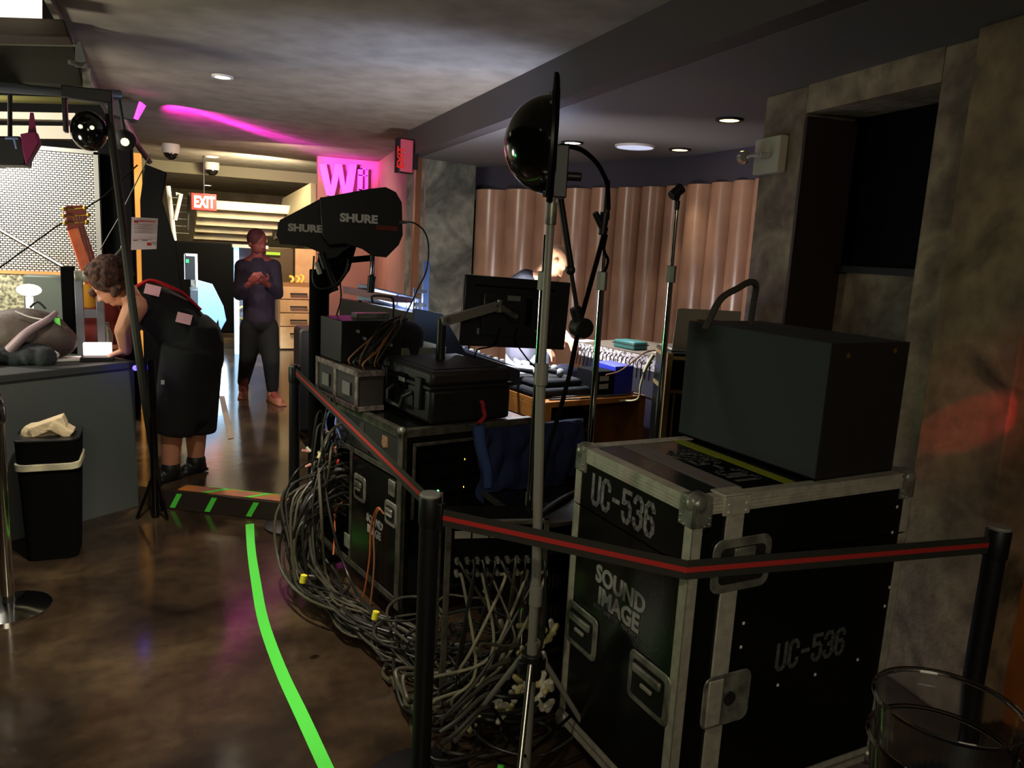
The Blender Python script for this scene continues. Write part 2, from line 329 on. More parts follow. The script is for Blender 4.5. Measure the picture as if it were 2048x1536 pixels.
# right-hand stained wall with the black recess
WD = V((.125, .992, 0)).normalized(); WN = V((WD.y, -WD.x, 0)); WP = V((2.52, 0, 0))
def ws(px, py, off=0): return (onpl(px, py, WP + WN * off, WN) - WP).dot(WD)
def wz(px, py, off=0): return onpl(px, py, WP + WN * off, WN).z
WF = Matrix.Translation(WP) @ Matrix((WD, WN, V((0, 0, 1)))).transposed().to_4x4()    # local: s, depth, z
sA0, sA1 = ws(1592, 400), ws(1512, 400); sB0, sB1 = ws(1925, 560), ws(1848, 400); sC0 = ws(2040, 700, -.1)
zt = 2.55
struct(MB(WF).bb((sA0, 0, 0), (sA1, .3, zt)).build('wall_right', M_wallr, bevel=.008))
struct(MB(WF).bb((sB1, 0, wz(1700, 206)), (sA0, .3, zt)).build('wall_right', M_wallr))
struct(MB(WF).bb((sB0, 0, 0), (sB1, .3, zt)).build('wall_right', M_wallr, bevel=.008))
zb, zb2 = wz(1740, 548, .3), wz(1740, 215, .3)
struct(MB(WF).bb((sB1 - .2, .3, 0), (sA0 + .1, .36, zb)).build('wall_right', M_wallr))
struct(MB(WF).bb((sB1 - .2, .32, zb), (sA0 + .1, .4, zt)).build('window_1', mat('black_glass', (4, 5, 5), .6)))
MATS['black_glass'].node_tree.nodes['Principled BSDF'].inputs['Specular IOR Level'].default_value = .05
struct(MB(WF).bb((sB1 - .2, .27, zb), (sA0 + .1, .33, zb + .035)).build('trim_5', M_dark))
struct(MB(WF).bb((sA0 - .02, .0, 0), (sA0, .3, 2.4)).build('trim_6', mat('brown_jamb', (40, 24, 16), .6)))
struct(MB(WF).bb((sC0, -.1, 0), (sB0, .3, zt)).build('wall_right', M_moss, bevel=.008))
struct(MB(WF).bb((sC0 - .5, .1, 0), (sC0, .3, zt)).build('wall_right', mat('dark_orange_panel', (200, 118, 52), .5, c2=(170, 96, 40), sc=3)))
struct(MB(WF).bb((-4, .14, 0), (sC0 - .5, .3, zt)).build('wall_right', M_dark))
# step edge with its tapes
stp = V((-.2, 5.06, 0)); ste = V((.92, 4.32, 0)); sd = (ste - stp).normalized(); sn = V((-sd.y, sd.x, 0))
def on_step(t, o, z): p = stp + sd * t + sn * o; return (p.x, p.y, z)
tag(MB().slab([on_step(.26, .01, .1225), on_step(1.33, .01, .1225), on_step(1.33, .11, .1225), on_step(.26, .11, .1225)], .002).build('floor_tape', M_otape), 'orange tape laid along the top edge of the step', 'tape')
for i, t in enumerate((.42, .7, .98)):
    tag(MB().slab([on_step(t, .008, .1242), on_step(t + .035, .008, .1242), on_step(t + .13, .112, .1242), on_step(t + .09, .112, .1242)], .0015).build('floor_tape', M_gtape),
        ['green tape strip across the orange edge tape, nearest the bent-over person', 'green tape strip across the orange edge tape, middle of the three', 'green tape strip across the orange edge tape, next to the barrier post'][i], 'tape', 'green strips on the orange edge tape')
tag(MB().slab([on_step(.4, .111, .1235), on_step(1.33, .111, .1235), on_step(1.33, .118, .1235), on_step(.4, .118, .1235)], .001).build('floor_tape', M_gtape), 'thin green tape line bordering the orange edge tape', 'tape')
struct(MB().slab([on_step(.12, -.012, .003), on_step(1.33, -.012, .003), on_step(1.33, -.012, .118), on_step(.12, -.012, .118)], .01).build('trim_7', mat('step_riser', (54, 44, 40), .5)))
for i, t in enumerate((.22, .45, .72)):
    tag(MB().slab([on_step(t, -.015, .012), on_step(t + .035, -.015, .012), on_step(t + .085, -.015, .105), on_step(t + .05, -.015, .105)], .0015).build('floor_tape', M_gtape),
        ['slanting green tape on the step front, farthest from the barrier post', 'slanting green tape on the step front, middle one', 'slanting green tape on the step front, touching the long floor tape'][i], 'tape', 'green strips on the step front')
lt = [p for p in spline([gz(491, 1050, 0), gz(494, 1100, 0), gz(502, 1165, 0), gz(516, 1245, 0), gz(548, 1340, 0), gz(590, 1435, 0), gz(640, 1545, 0), gz(668, 1600, 0)], 5)]
rt = [p for p in spline([gz(508, 1048, 0), gz(511, 1098, 0), gz(521, 1160, 0), gz(537, 1240, 0), gz(572, 1335, 0), gz(618, 1430, 0), gz(672, 1545, 0), gz(702, 1600, 0)], 5)]
m = MB()
vs = [p + V((0, 0, .003)) for p in lt + rt] + [p + V((0, 0, .001)) for p in lt + rt]; n = len(lt)
m.add(vs, [(i, i + 1, n + i + 1, n + i) for i in range(n - 1)] + [(2 * n + i, 3 * n + i, 3 * n + i + 1, 2 * n + i + 1) for i in range(n - 1)] + [(i, 2 * n + i, 2 * n + i + 1, i + 1) for i in range(n - 1)] + [(n + i, n + i + 1, 3 * n + i + 1, 3 * n + i) for i in range(n - 1)] + [(0, n, 3 * n, 2 * n), (n - 1, 3 * n - 1, 4 * n - 1, 2 * n - 1)])
tag(m.build('floor_tape', M_gtape), 'long curving strip of bright green tape on the near floor', 'tape')
tag(MB().slab([gz(438, 792, .1225), gz(449, 792, .1225), gz(468, 876, .1225), gz(457, 878, .1225)], .001).build('floor_tape', mat('pale_tape', (150, 130, 110), .6)), 'pale strip of tape on the far floor beside the bent-over person', 'tape')
# ================================================================ CEILING FITTINGS
def downlight(px, py, z, label, r=.06, em=M_lampw, rim=M_white, en=9, spot=70, col=(1, .9, .7), h=.012):
    p = gz(px, py, z); t = thing('ceiling_light', label, 'light', (p.x, p.y, z - h), group='recessed ceiling lights')
    MB().lathe([(r * .72, 0), (r, 0), (r * 1.02, h), (r * .72, h)], (p.x, p.y, z - h), closed=True).build('trim_ring', rim, t)
    MB().lathe([(.001, 0), (r * .71, 0), (r * .71, .004), (.001, .004)], (p.x, p.y, z - h + .003)).build('lamp', em, t)
    if en: light('SPOT', 'downlight_beam', (p.x, p.y, z - .03), en, col, (p.x, p.y, 0), .04, spot=spot)
    return t
downlight(445, 152, 2.8, 'bright recessed ceiling light nearest the viewer on the concrete ceiling', .075, en=110, spot=90, col=(1, .86, .62))
downlight(423, 313, 2.8, 'small bright ceiling light just past the pink beam', .1, en=60)
downlight(415, 370, 2.62, 'small ceiling light above the exit sign', .09, en=30)
M_amber = mat('lamp_amber', (255, 225, 160), .5, emit=(255, 214, 140), es=7)
downlight(1459, 238, 2.55, 'recessed alcove light with dark ring nearest the stained wall', .085, M_amber, M_dark, 22)
downlight(1360, 298, 2.55, 'recessed alcove light with dark ring beside the large white disc', .09, M_amber, M_dark, 22)
downlight(1145, 284, 2.55, 'recessed alcove light with dark ring half hidden by the domed antenna', .09, M_lampw, M_dark, 22)
p = gz(1270, 291, 2.55)
t = thing('ceiling_panel_light', 'large flat white disc light in the alcove ceiling', 'light', (p.x, p.y, 2.53))
MB().lathe([(.155, 0), (.165, .018), (.15, .018), (.145, .006)], (p.x, p.y, 2.53), closed=True).build('rim', M_white, t)
MB().lathe([(.001, 0), (.146, 0), (.146, .008), (.001, .008)], (p.x, p.y, 2.532)).build('diffuser', mat('cool_diffuser', (230, 235, 255), .5, emit=(200, 210, 245), es=.8), t)
def dome(px, py, z, label, r, g=.02):
    p = at(px, py, z) if z > 5 else gz(px, py, z); zc = 2.8
    t = thing('security_camera', label, 'camera', (p.x, p.y, p.z), group='dome cameras on the ceiling')
    MB().lathe([(.001, .0), (r * .9, 0), (r, .05), (r * .96, .12), (.001, .12)], (p.x, p.y, zc - .12)).build('housing', M_white, t)
    MB().ball((p.x, p.y, zc - .12), r * .82, 16, (1, 1, .95)).build('dome', M_blkg, t)
dome(342, 314, 11.6, 'white dome camera nearer the pink fixture', .115); dome(424, 350, 14.0, 'white dome camera in front of the ceiling drop, over the exit sign', .12)
# ================================================================ SIGNS
def exit_sign(c, xd, w, h, d, label, m_face, m_l, txt='EXIT', box=M_white):
    xd = V(xd).normalized(); up = V((0, 0, 1)); nr = xd.cross(up); F = frame(V(c) - xd * w / 2 - up * h / 2, xd, up)
    t = thing('exit_sign', label, 'sign', (0, 0, 0), M=Matrix.Translation(V(c)))
    MB(F).bb((0, 0, -d), (w, h, 0)).build('housing', box, t, .004)
    MB(F).bb((.012, .012, 0), (w - .012, h - .012, .002)).build('face', m_face, t)
    return t, F
M_exit = mat('exit_red', (220, 34, 26), .5, emit=(220, 30, 22), es=.35)
c = at(408, 404, 13.0); t, F = exit_sign(c, (1, .0, 0), .36, .25, .05, 'red EXIT sign with white letters hanging before the stairs', M_exit, M_white, box=M_red)
text('lettering', 'EXIT', mat('exit_white', (255, 250, 235), .5, emit=(255, 245, 225), es=.9), t, F @ V((.035, .045, .004)), (1, 0, 0), (0, 0, 1), .235, .009, sx=.62)
MB().cyl((c.x, c.y - .03, c.z + .125), (c.x, c.y - .03, 2.8), .01, n=8).build('bracket', M_dark, t)
c = onpl(808, 312, (2.3, 0, 0), (1, -.041, 0)); c = V((2.33, 7.2, 2.62))
c = at(813, 312, 7.6)
t, F = exit_sign(c, (1, .35, 0), .17, .33, .08, 'box sign lit pink, mounted on the end of the beam', mat('pale_sign', (190, 90, 110), .4, emit=(255, 60, 100), es=.1), M_red, box=M_blk)
text('lettering', 'EXIT', M_exit, t, F @ V((.05, .04, .004)), (0, 0, 1), V((-1, -.35, 0)), .11, .003, sx=.9)
MB(F).bb((.15, .05, -.05), (.25, .3, -.03)).build('bracket', M_dark, t)
# pink lit channel letters high on the hall wall
def letter(poly, nm, label, d=.06):
    m = MB(); m.prism(poly, d, 'xz', 11.2); return tag(m.build(nm, mat('magenta_letter', (235, 120, 235), .4), bevel=.003), label, 'sign')
def q(px, py): v_ = at(px, py, 11.24); return (v_.x, v_.z)
letter([q(638, 328), q(652, 328), q(661, 372), q(669, 328), q(683, 328), q(690, 372), q(698, 328), q(713, 328), q(703, 393), q(685, 393), q(677, 352), q(668, 393), q(652, 391)][::-1], 'sign_letter', 'large magenta letter W on the pink wall')
m = MB()
for a in ((716, 336, 724, 393), (731, 338, 735, 393)):
    p1 = q(a[0], a[1]); p2 = q(a[2], a[3]); m.bb((p1[0], 11.22, p1[1]), (p2[0], 11.28, p2[1]))
for yy in (336, 349, 378):
    p1 = q(716, yy); p2 = q(735, yy + 4); m.bb((p1[0], 11.22, p1[1]), (p2[0], 11.28, p2[1]))
tag(m.build('sign_letter', mat('magenta_letter', (235, 120, 235), .4)), 'tall boxy magenta letter frame right after the W', 'sign')
# emergency light on the stained wall
e0 = onpl(1546, 312, WP, WN); t = thing('emergency_light', 'white emergency light box with lamp head on the stained wall', 'light', e0)
s0, s1 = ws(1574, 312), ws(1524, 312); z0, z1 = wz(1550, 348), wz(1550, 276)
MB(WF).bb((s0, -.05, z0), (s1, 0, z1)).build('housing', mat('cream_plastic', (220, 212, 190), .5), t, .006)
hd = onpl(1535, 312, WP - WN * .06, WN); hp = hd - WN * .06 + WD * .08
MB().cyl(hd, hd - WN * .05, .018, n=12).build('neck', M_white, t)
MB().tube([hd - WN * .05, hd - WN * .07 + WD * .04, hp], .01, 8).build('stem', M_white, t)
MB().cyl(hp - WN * .02, hp + WD * .05, .028, .036, 16).build('lamp_head', M_chrome, t)
# ================================================================ FAR HALL
stx0, stx1 = at(388, 440, 14).x, at(570, 440, 14).x
ys = [402, 420, 437, 453, 467, 481, 488]
t = thing('staircase', 'cream staircase seen from below with stepped underside, beyond the exit sign', 'stairs', (1.0, 15.2, .12))
rx = [598, 572, 556, 545, 535, 528]
for k in range(6):
    zt_, zb_ = at(450, ys[k], 13.4 + .27 * k).z, at(450, ys[k + 1] - (1 if k < 5 else 0), 13.4 + .27 * k).z
    yk = 13.4 + .27 * k
    a = at(395 - 2 * k, ys[k], yk).x; b_ = at(rx[k], ys[k], yk).x
    MB().bb((a, yk, zb_ - .01), (b_, yk + .6, zt_)).build('step', mat('cream_step', (214, 200, 160), .6, c2=(190, 178, 146), sc=3), t, .012)
a = at(395, 483, 15.0); b_ = at(520, 489, 15.0)
MB().bb((a.x, 14.7, b_.z - .02), (b_.x, 14.8, a.z)).build('edge_strip', mat('orange_strip', (240, 90, 40), .6), t, label='orange edge strip')
MB().bb((a.x + .05, 15.3, .12), (a.x + .15, 15.5, b_.z)).build('support', M_dark, t)
p1, p2, p3, p4 = at(575, 398, 14.2), at(632, 368, 12.2), at(632, 438, 12.2), at(556, 482, 14.2)
MB().slab([p1, p2, p3, p4], .08).build('side_panel', mat('stair_side', (128, 118, 90), .7), t)
# railing left of the stairs
t = thing('railing', 'pale metal stair railing with thin rods left of the exit sign', 'railing', at(350, 500, 13.2))
A = at(336, 372, 13.2); B = at(350, 490, 13.2)
MB().tube([A, B], .035).build('post', M_white, t)
for i in range(6):
    yy = 395 + i * 14; MB().tube([at(340, yy, 13.2), at(378, yy + 2, 13.2)], .006, 6).build('rod', M_steel, t)
MB().tube([at(378, 385, 13.2), at(375, 460, 13.2)], .02).build('post', M_dark, t)
MB().tube([at(352, 388, 13.0), at(362, 388, 13.0), at(350, 440, 13.0)], .03).build('brace', M_white, t)
# dresser, cabinet, fruit
D0 = gz(556, 686, .12); w = .42
t = thing('dresser', 'pale wooden dresser with dark bar handles beyond the walking person', 'dresser', (D0.x + .2, 11.1, .12))
dx0, dx1 = at(560, 620, 11).x, at(632, 620, 11).x
zz = [at(590, y, 11).z for y in (573, 599, 626, 653, 698)]
MB().bb((dx0 - .02, 11.0, .16), (dx1 + .02, 11.5, zz[0] + .03)).build('carcass', mat('dresser_side', (150, 112, 70), .5), t)
for k in range(4):
    dz0, dz1 = zz[k + 1] + .008, zz[k] - .008
    d = MB().bb((dx0, 10.98, dz0), (dx1, 11.0, dz1)).build('drawer', M_lwood, t, .003)
    zc = dz1 - .09
    MB().bb((dx0 + .13, 10.95, zc - .01), (dx0 + .36, 10.965, zc + .01)).bb((dx0 + .14, 10.96, zc - .006), (dx0 + .15, 10.985, zc + .006)).bb((dx0 + .34, 10.96, zc - .006), (dx0 + .35, 10.985, zc + .006)).build('handle', M_dark, d)
MB().bb((dx0, 11.02, .12), (dx1, 11.45, .16)).build('plinth', M_dark, t)
zt0 = zz[0] + .03
for i, (x_, dz) in enumerate(((.16, 0), (.24, .0), (.3, .02))):
    tag(MB().tube(spline([(dx0 + x_, 11.1, zt0 + .02), (dx0 + x_ + .03, 11.1, zt0 + .05 + dz), (dx0 + x_ + .02, 11.12, zt0 + .09 + dz), (dx0 + x_ - .02, 11.12, zt0 + .1 + dz)], 4), .02).build('banana', mat('banana', (250, 205, 90), .5)),
        'yellow fruit lying on top of the pale dresser', 'fruit', 'yellow fruits on the dresser')
P0 = at(590, 497, 11.6); P1 = at(640, 572, 11.6)
tag(MB().bb((P0.x, 11.56, .12), (P1.x, 11.62, P0.z)).build('wood_panel', M_lwood), 'upright pale wooden panel behind the dresser', 'panel')
a = at(545, 500, 11.9); tag(MB().bb((a.x - .12, 11.8, .12), (a.x + .28, 12.2, 1.5)).build('cabinet', mat('brown_cabinet', (96, 80, 50), .6)), 'plain brown cabinet behind the standing person', 'cabinet')
a = at(540, 507, 11.75); tag(MB().bb((a.x - .08, 11.74, a.z - .02), (a.x + .14, 11.79, a.z + .02)).build('sign', mat('lime_label', (170, 220, 60), .5, emit=(150, 220, 60), es=.3)), 'small lime green label strip on the brown cabinet', 'sign')
# dark doorway mass + white post + fridge
tag(MB().bb((-.45, 12.9, .12), (1.15, 13.1, 1.52)).build('curtain', M_blkm, bevel=.02), 'black drape hung under the staircase', 'curtain')
a = at(468, 500, 10.6); b_ = at(482, 660, 10.6)
t = thing('cooler', 'tall pale blue-lit cooler with open frame beside the standing person', 'cooler', (a.x + .05, 10.7, .12))
MB().bb((a.x, 10.6, .12), (a.x + .06, 10.68, 1.52)).build('pale_upright', mat('cool_post_glow', (190, 215, 235), .5, emit=(150, 200, 235), es=1.5), t)  # plain post, no lamp: glow added so it and the floor look lit
MB().bb((a.x + .06, 10.66, .14), (a.x + .4, 10.7, 1.5)).build('door', mat('grey_door', (84, 88, 104), .5), t)
MB().bb((a.x - .02, 10.58, 1.5), (a.x + .42, 10.75, 1.54)).build('top', M_white, t)
c = at(487, 625, 10.62); tag(MB().lathe([(.07, 0), (.09, .012), (.07, .024)], (0, 0, 0), closed=True).build('hose_coil', mat('yellow_hose', (210, 190, 70), .5)), 'yellow coiled hose hanging on the cooler', 'hose').matrix_world = Matrix.Translation(c) @ Matrix.Rotation(R(90), 4, 'X')
# cart with a hanging towel, white screen unit
t = thing('service_cart', 'service cart draped with a pale blue cloth near the far drape', 'cart', gz(400, 690, .12))
c0, c1 = at(382, 660, 9.6), at(432, 660, 9.6)
MB().bb((c0.x, 9.6, .2), (c1.x, 10.0, 1.02)).build('body', mat('cart_grey', (90, 96, 100), .4, .4), t, .01)
for xx in (c0.x + .04, c1.x - .04):
    for yy in (9.65, 9.95): MB().cyl((xx - .02, yy, .17), (xx + .02, yy, .17), .05, n=14).build('wheel', M_dark, t)
P = [at(396, 560, 9.59), at(425, 568, 9.59), at(447, 612, 9.56), at(453, 640, 9.56), at(440, 664, 9.58), at(436, 640, 9.58), at(425, 672, 9.59), at(402, 668, 9.59), at(396, 640, 9.59)]
tag(MB().slab(P, .03).build('towel', mat('pale_blue_cloth', (150, 190, 215), .85, bump=.6, sc=14), bevel=.006), 'pale blue cloth hanging over the service cart', 'towel')
a = at(370, 512, 10.2); b_ = at(396, 560, 10.2)
t = thing('card_terminal', 'small white kiosk stand with green light left of the draped cart', 'kiosk', (a.x + .08, 10.25, .12))
MB().bb((a.x, 10.2, b_.z), (b_.x - .03, 10.26, a.z)).build('screen', M_blk, t, .004)
MB().bb((a.x - .01, 10.24, b_.z), (a.x + .01, 10.28, a.z + .02)).bb((a.x, 10.24, a.z), (b_.x, 10.28, a.z + .03)).bb((b_.x - .03, 10.24, b_.z - .1), (b_.x, 10.28, a.z)).build('frame', M_white, t)
MB().bb((a.x + .06, 10.2, .12), (a.x + .12, 10.26, b_.z)).build('post', M_steel, t)
g_ = at(372, 522, 10.19); MB().bb((g_.x - .0, 10.185, g_.z - .02), (g_.x + .03, 10.2, g_.z + .02)).build('indicator', mat('green_led', (40, 255, 90), .5, emit=(40, 255, 90), es=1.5), t)
# black bin at the end of the hall, behind the case
a = at(594, 655, 6.3); b_ = at(640, 730, 6.3)
tag(MB().bb((a.x, 6.2, .12), (b_.x + .1, 6.5, a.z)).build('speaker_cabinet', M_blk, bevel=.03), 'black cabinet with a pale edge standing beyond the first barrier post', 'speaker')
# ================================================================ BIG ROAD CASE
def frm(o, yaw): return Matrix.Translation(V(o)) @ Matrix.Rotation(yaw, 4, 'Z')
UF = frm((1.2, 1.5, 0), R(3)); UW, UD, UH, UB, LID = .835, .56, 1.08, .13, .895
t = thing('road_case', 'big black road case stencilled UC-536 with aluminium edges', 'case', (0, 0, 0), M=UF); uc = t
def edges(F, x0, y0, z0, x1, y1, z1, w, th=.003):
    """angle extrusion round the outline of a box"""
    m = MB(F)
    for x, sx in ((x0, 1), (x1, -1)):
        for y, sy in ((y0, 1), (y1, -1)):
            m.bb((x - sx * th, y - sy * th, z0), (x + sx * w, y + sy * .001, z1)).bb((x - sx * th, y - sy * th, z0), (x + sx * .001, y + sy * w, z1))
    for z, sz in ((z0, 1), (z1, -1)):
        for y, sy in ((y0, 1), (y1, -1)): m.bb((x0, y - sy * th, z - sz * th), (x1, y + sy * .001, z + sz * w)).bb((x0, y - sy * th, z - sz * th), (x1, y + sy * w, z + sz * .001))
        for x, sx in ((x0, 1), (x1, -1)): m.bb((x - sx * th, y0, z - sz * th), (x + sx * .001, y1, z + sz * w)).bb((x - sx * th, y0, z - sz * th), (x + sx * w, y1, z + sz * .001))
    return m
MB(UF).bb((0, 0, UB), (UW, UD, LID - .003)).build('body', M_lam, t)
lid = MB(UF).bb((0, 0, LID + .003), (UW, UD, UH)).build('lid', M_lam, t)
def edge_v(F, x0, y0, x1, y1, z0, z1, w, parent, th=.003):
    for x, sx in ((x0, 1), (x1, -1)):
        for y, sy in ((y0, 1), (y1, -1)):
            MB(F).bb((x - sx * th, y - sy * th, z0), (x + sx * w, y + sy * .001, z1)).bb((x - sx * th, y - sy * th, z0), (x + sx * .001, y + sy * w, z1)).build('corner_extrusion', M_alu, parent, .001)
edge_v(UF, 0, 0, UW, UD, UB, LID - .003, .03, t)
edge_v(UF, 0, 0, UW, UD, LID + .003, UH, .03, lid)
m = MB(UF); T_ = .003; w = .042
for y, sy in ((0, 1), (UD, -1)): m.bb((.0, y - sy * T_, UH - w), (UW, y + sy * .001, UH + T_)).bb((.0, y, UH - .001), (UW, y + sy * .035, UH + T_))
for x, sx in ((0, 1), (UW, -1)): m.bb((x - sx * T_, 0, UH - w), (x + sx * .001, UD, UH + T_)).bb((x, 0, UH - .001), (x + sx * .035, UD, UH + T_))
for zz_ in (.008, .018, .028):
    m.bb((.05, -T_ - .0015, UH - w + zz_), (UW - .05, -T_, UH - w + zz_ + .003)).bb((-T_ - .0015, .05, UH - w + zz_), (-T_, UD - .05, UH - w + zz_ + .003))
m.build('top_extrusion', M_alu, lid, .001)
edges(UF, 0, 0, UB, UW, UD, UB + .05, .03).build('bottom_extrusion', M_alu, t)
for x in (0, UW):
    for y in (0, UD):
        sx = 1 if x == 0 else -1; sy = 1 if y == 0 else -1
        k = MB(UF); k.ball((x + sx * .016, y + sy * .016, UH - .014), .029, 16)
        k.bb((x - sx * .006, y - sy * .006, UH - .075), (x + sx * .055, y + sy * .004, UH - .01)).bb((x - sx * .006, y - sy * .006, UH - .075), (x + sx * .004, y + sy * .055, UH - .01)).bb((x - sx * .004, y - sy * .004, UH - .01), (x + sx * .055, y + sy * .055, UH + .006))
        for dx, dz in ((.045, .05), (.045, .066), (.03, .07)): k.ball((x + sx * dx, y - sy * .007, UH - dz), .005, 6); k.ball((x - sx * .007, y + sy * dx, UH - dz), .005, 6)
        k.build('ball_corner', M_steel, lid, .003)
        MB(UF).ball((x + sx * .012, y + sy * .012, UB + .012), .034, 12).build('ball_corner', M_steel, t)
# front straps, clamp and catch
m = MB(UF).bb((.105, -.006, .96), (.165, 0, UH - .03)); m.bb((.09, -.008, UH - .05), (.18, 0, UH + .006)).bb((.09, -.008, UH), (.18, .05, UH + .007))
for dx in (.105, .165):
    for dz in (.02, .04): m.ball((dx, -.008, UH - dz), .005, 6)
m.build('lid_strap', M_alu, lid, .002)
MB(UF).bb((.11, -.006, .2), (.17, 0, .83)).build('strap', M_alu, t, .002)
def catch(x0, x1, z0, z1, parent, name='butterfly_catch'):
    q_ = .022
    m = MB(UF); m.prism([(x0 + q_, z0), (x1 - q_, z0), (x1, z0 + q_), (x1, z1 - q_), (x1 - q_, z1), (x0 + q_, z1), (x0, z1 - q_), (x0, z0 + q_)], .006, 'xz', -.009)
    k = m.build(name, M_steel, parent, .003); cx = (x0 + x1) / 2; cz = (z0 + z1) / 2
    MB(UF).bb((x0 + .02, -.012, z0 + .02), (x1 - .02, -.008, z1 - .02)).build('dish', mat('dish_dark', (70, 70, 64), .4, .7), k)
    m = MB(UF).cyl((cx, -.02, cz), (cx, -.01, cz), .016); m.box((cx, -.018, cz), (.07, .008, .016)); m.bb((cx - .03, -.02, cz), (cx + .03, -.01, cz + .03)); m.build('wing', M_steel, k, .002); return k
k = MB(UF); x0, x1, z0, z1 = .07, .275, .815, .965
def rr(x0, x1, z0, z1, q, n=4):
    P = []
    for cx, cz, a0 in ((x1 - q, z1 - q, 0), (x0 + q, z1 - q, 90), (x0 + q, z0 + q, 180), (x1 - q, z0 + q, 270)):
        for i in range(n + 1): a = R(a0 + 90 * i / n); P.append((cx + q * math.cos(a), cz + q * math.sin(a)))
    return P
k.prism(rr(x0, x1, z0, z1, .03), .005, 'xz', -.0075)
bc = k.build('butterfly_catch', M_steel, t, .002)
MB(UF).prism(rr(x0 + .025, x1 - .025, z0 + .025, z1 - .025, .015), .004, 'xz', -.0105).build('dish', mat('dish_dark', (60, 60, 54), .45, .6), bc)
m = MB(UF).cyl((.17, -.02, .895), (.17, -.01, .895), .02); m.box((.17, -.018, .9), (.1, .008, .022)).bb((.135, -.02, .9), (.205, -.012, .94)); m.build('wing', M_steel, bc, .002)
k = MB(UF); k.prism(rr(.085, .255, .42, .575, .028), .006, 'xz', -.009); bc = k.build('hasp_plate', M_steel, t, .003)
MB(UF).cyl((.178, -.014, .5), (.178, -.008, .5), .02).build('lock_hole', M_dark, bc)
MB(UF).bb((.1, -.013, .43), (.15, -.008, .565)).build('hinge_leaf', M_alu, bc, .002)
for x, z in ((.78, .98), (.775, .9), (.8, .72), (.79, .66), (.21, .71), (.21, .64), (.24, .55), (.37, .49), (.52, .49), (.7, .5), (.21, .42)): MB(UF).ball((x, -.001, z), .0055, 8, (1, .5, 1)).build('rivet', M_white, t)
XD = UF.to_3x3() @ V((1, 0, 0)); YD = UF.to_3x3() @ V((0, 1, 0)); UZ = V((0, 0, 1))
stencil(t, 'lettering', mat('stencil_faded', (96, 98, 96), .7, c2=(70, 72, 70), sc=60), UF @ V((.355, -.0015, .54)), XD, UZ, .078, 'faded stencilled number')
stencil(t, 'lettering', M_lett, UF @ V((-.0015, .462, .925)), -YD, UZ, .088, 'stencilled number on the side')
m_ = M_logo
text('lettering', 'SOUND', m_, t, UF @ V((-.0015, .41, .695)), -YD, UZ, .075, .0025, sx=.95, label='white maker lettering')
text('lettering', 'IMAGE', m_, t, UF @ V((-.0015, .39, .63)), -YD, UZ, .075, .0025, sx=.95, label='white maker lettering')
text('lettering', 'SOLUTIONS THAT PERFORM', mat('logo_dim', (96, 98, 96), .6), t, UF @ V((-.0015, .41, .608)), -YD, UZ, .02, 0, sx=.85, label='small dim line of lettering')
def recess(F, y0, y1, z0, z1, parent):
    """recessed spring handle on the x=0 face"""
    m = MB(F); m.prism(rr(y0, y1, z0, z1, .022), .007, 'yz', -.007); o = m.build('handle_dish', M_steel, parent, .003)
    MB(F).prism(rr(y0 + .022, y1 - .022, z0 + .022, z1 - .022, .008), .003, 'yz', -.0095).build('recess', mat('dish_dark2', (40, 42, 38), .5, .5), o)
    MB(F).bb((-.02, y0 + .03, z1 - .055), (-.009, y1 - .03, z1 - .03)).build('grip', M_steel, o, .004)
    cy = (y0 + y1) / 2; MB(F).bb((-.021, cy - .03, (z0 + z1) / 2 - .008), (-.012, cy + .02, (z0 + z1) / 2 + .004)).build('badge', mat('label_grey', (150, 148, 136), .6), o, .003)
recess(UF, .375, .55, .43, .575, t); recess(UF, .02, .205, .43, .58, t)
for x in (.09, UW - .09):
    for y in (.09, UD - .09):
        w_ = MB(UF).cyl((x - .02, y, .05), (x + .02, y, .05), .05, n=20).build('caster', M_blk, t); MB(UF).bb((x - .03, y - .03, .1), (x + .03, y + .03, UB)).bb((x - .028, y - .012, .045), (x - .022, y + .012, .1)).bb((x + .022, y - .012, .045), (x + .028, y + .012, .1)).build('fork', M_steel, w_)
# tapes on the lid, running away from the viewer
MB(UF).bb((.13, .05, UH), (.2, UD - .036, UH + .002)).build('tape', M_tapeg, lid, label='grey tape stripe')
MB(UF).bb((.345, .036, UH), (.388, UD - .036, UH + .002)).build('tape', M_tapey, lid, label='yellow-green tape stripe')
MB(UF).bb((.2, .036, UH), (.345, .3, UH + .0012)).build('label_panel', M_blkm, lid)
stencil(lid, 'lettering', mat('stencil_faint', (90, 92, 90), .7), UF @ V((.32, .1, UH + .0024)), YD, -XD, .09, 'faint stencilled number on the lid')
# ---------------------------------------------------------------- loudspeaker box on it
BF = frm((1.575, 1.552, UH + .004), R(3.5))
t = thing('speaker_cabinet', 'dark grey box cabinet standing on the UC-536 road case', 'speaker', (0, 0, 0), M=BF)
bw, bd, bh = .335, .575, .385
BF = frm((1.64, 1.545, UH + .008), R(5)); 
bo = MB(BF).bb((0, 0, 0), (bw, bd, bh)).build('cabinet', M_speak, t, .004)
MB(BF).bb((0, -.002, 0), (bw, 0, bh)).build('front_panel', M_speakd, t, label='end panel, its shade painted brown-black')
for x, z in ((.07, bh - .035), (.27, bh - .025)): MB(BF).cyl((x, -.004, z), (x, 0, z), .007, n=12).build('screw', mat('brass', (190, 150, 60), .4, .8), t)
MB(BF).bb((0, 0, -.004), (bw, bd, 0)).build('base_pad', M_blkm, t)
hp_ = [at(1412, 636, 1.86), at(1440, 600, 1.88), at(1475, 577, 1.9), at(1500, 564, 1.95), at(1512, 571, 1.98), at(1508, 600, 2.0), at(1502, 634, 2.02)]
hp_[0].z = hp_[-1].z = 1.08 + .008 + bh - .002
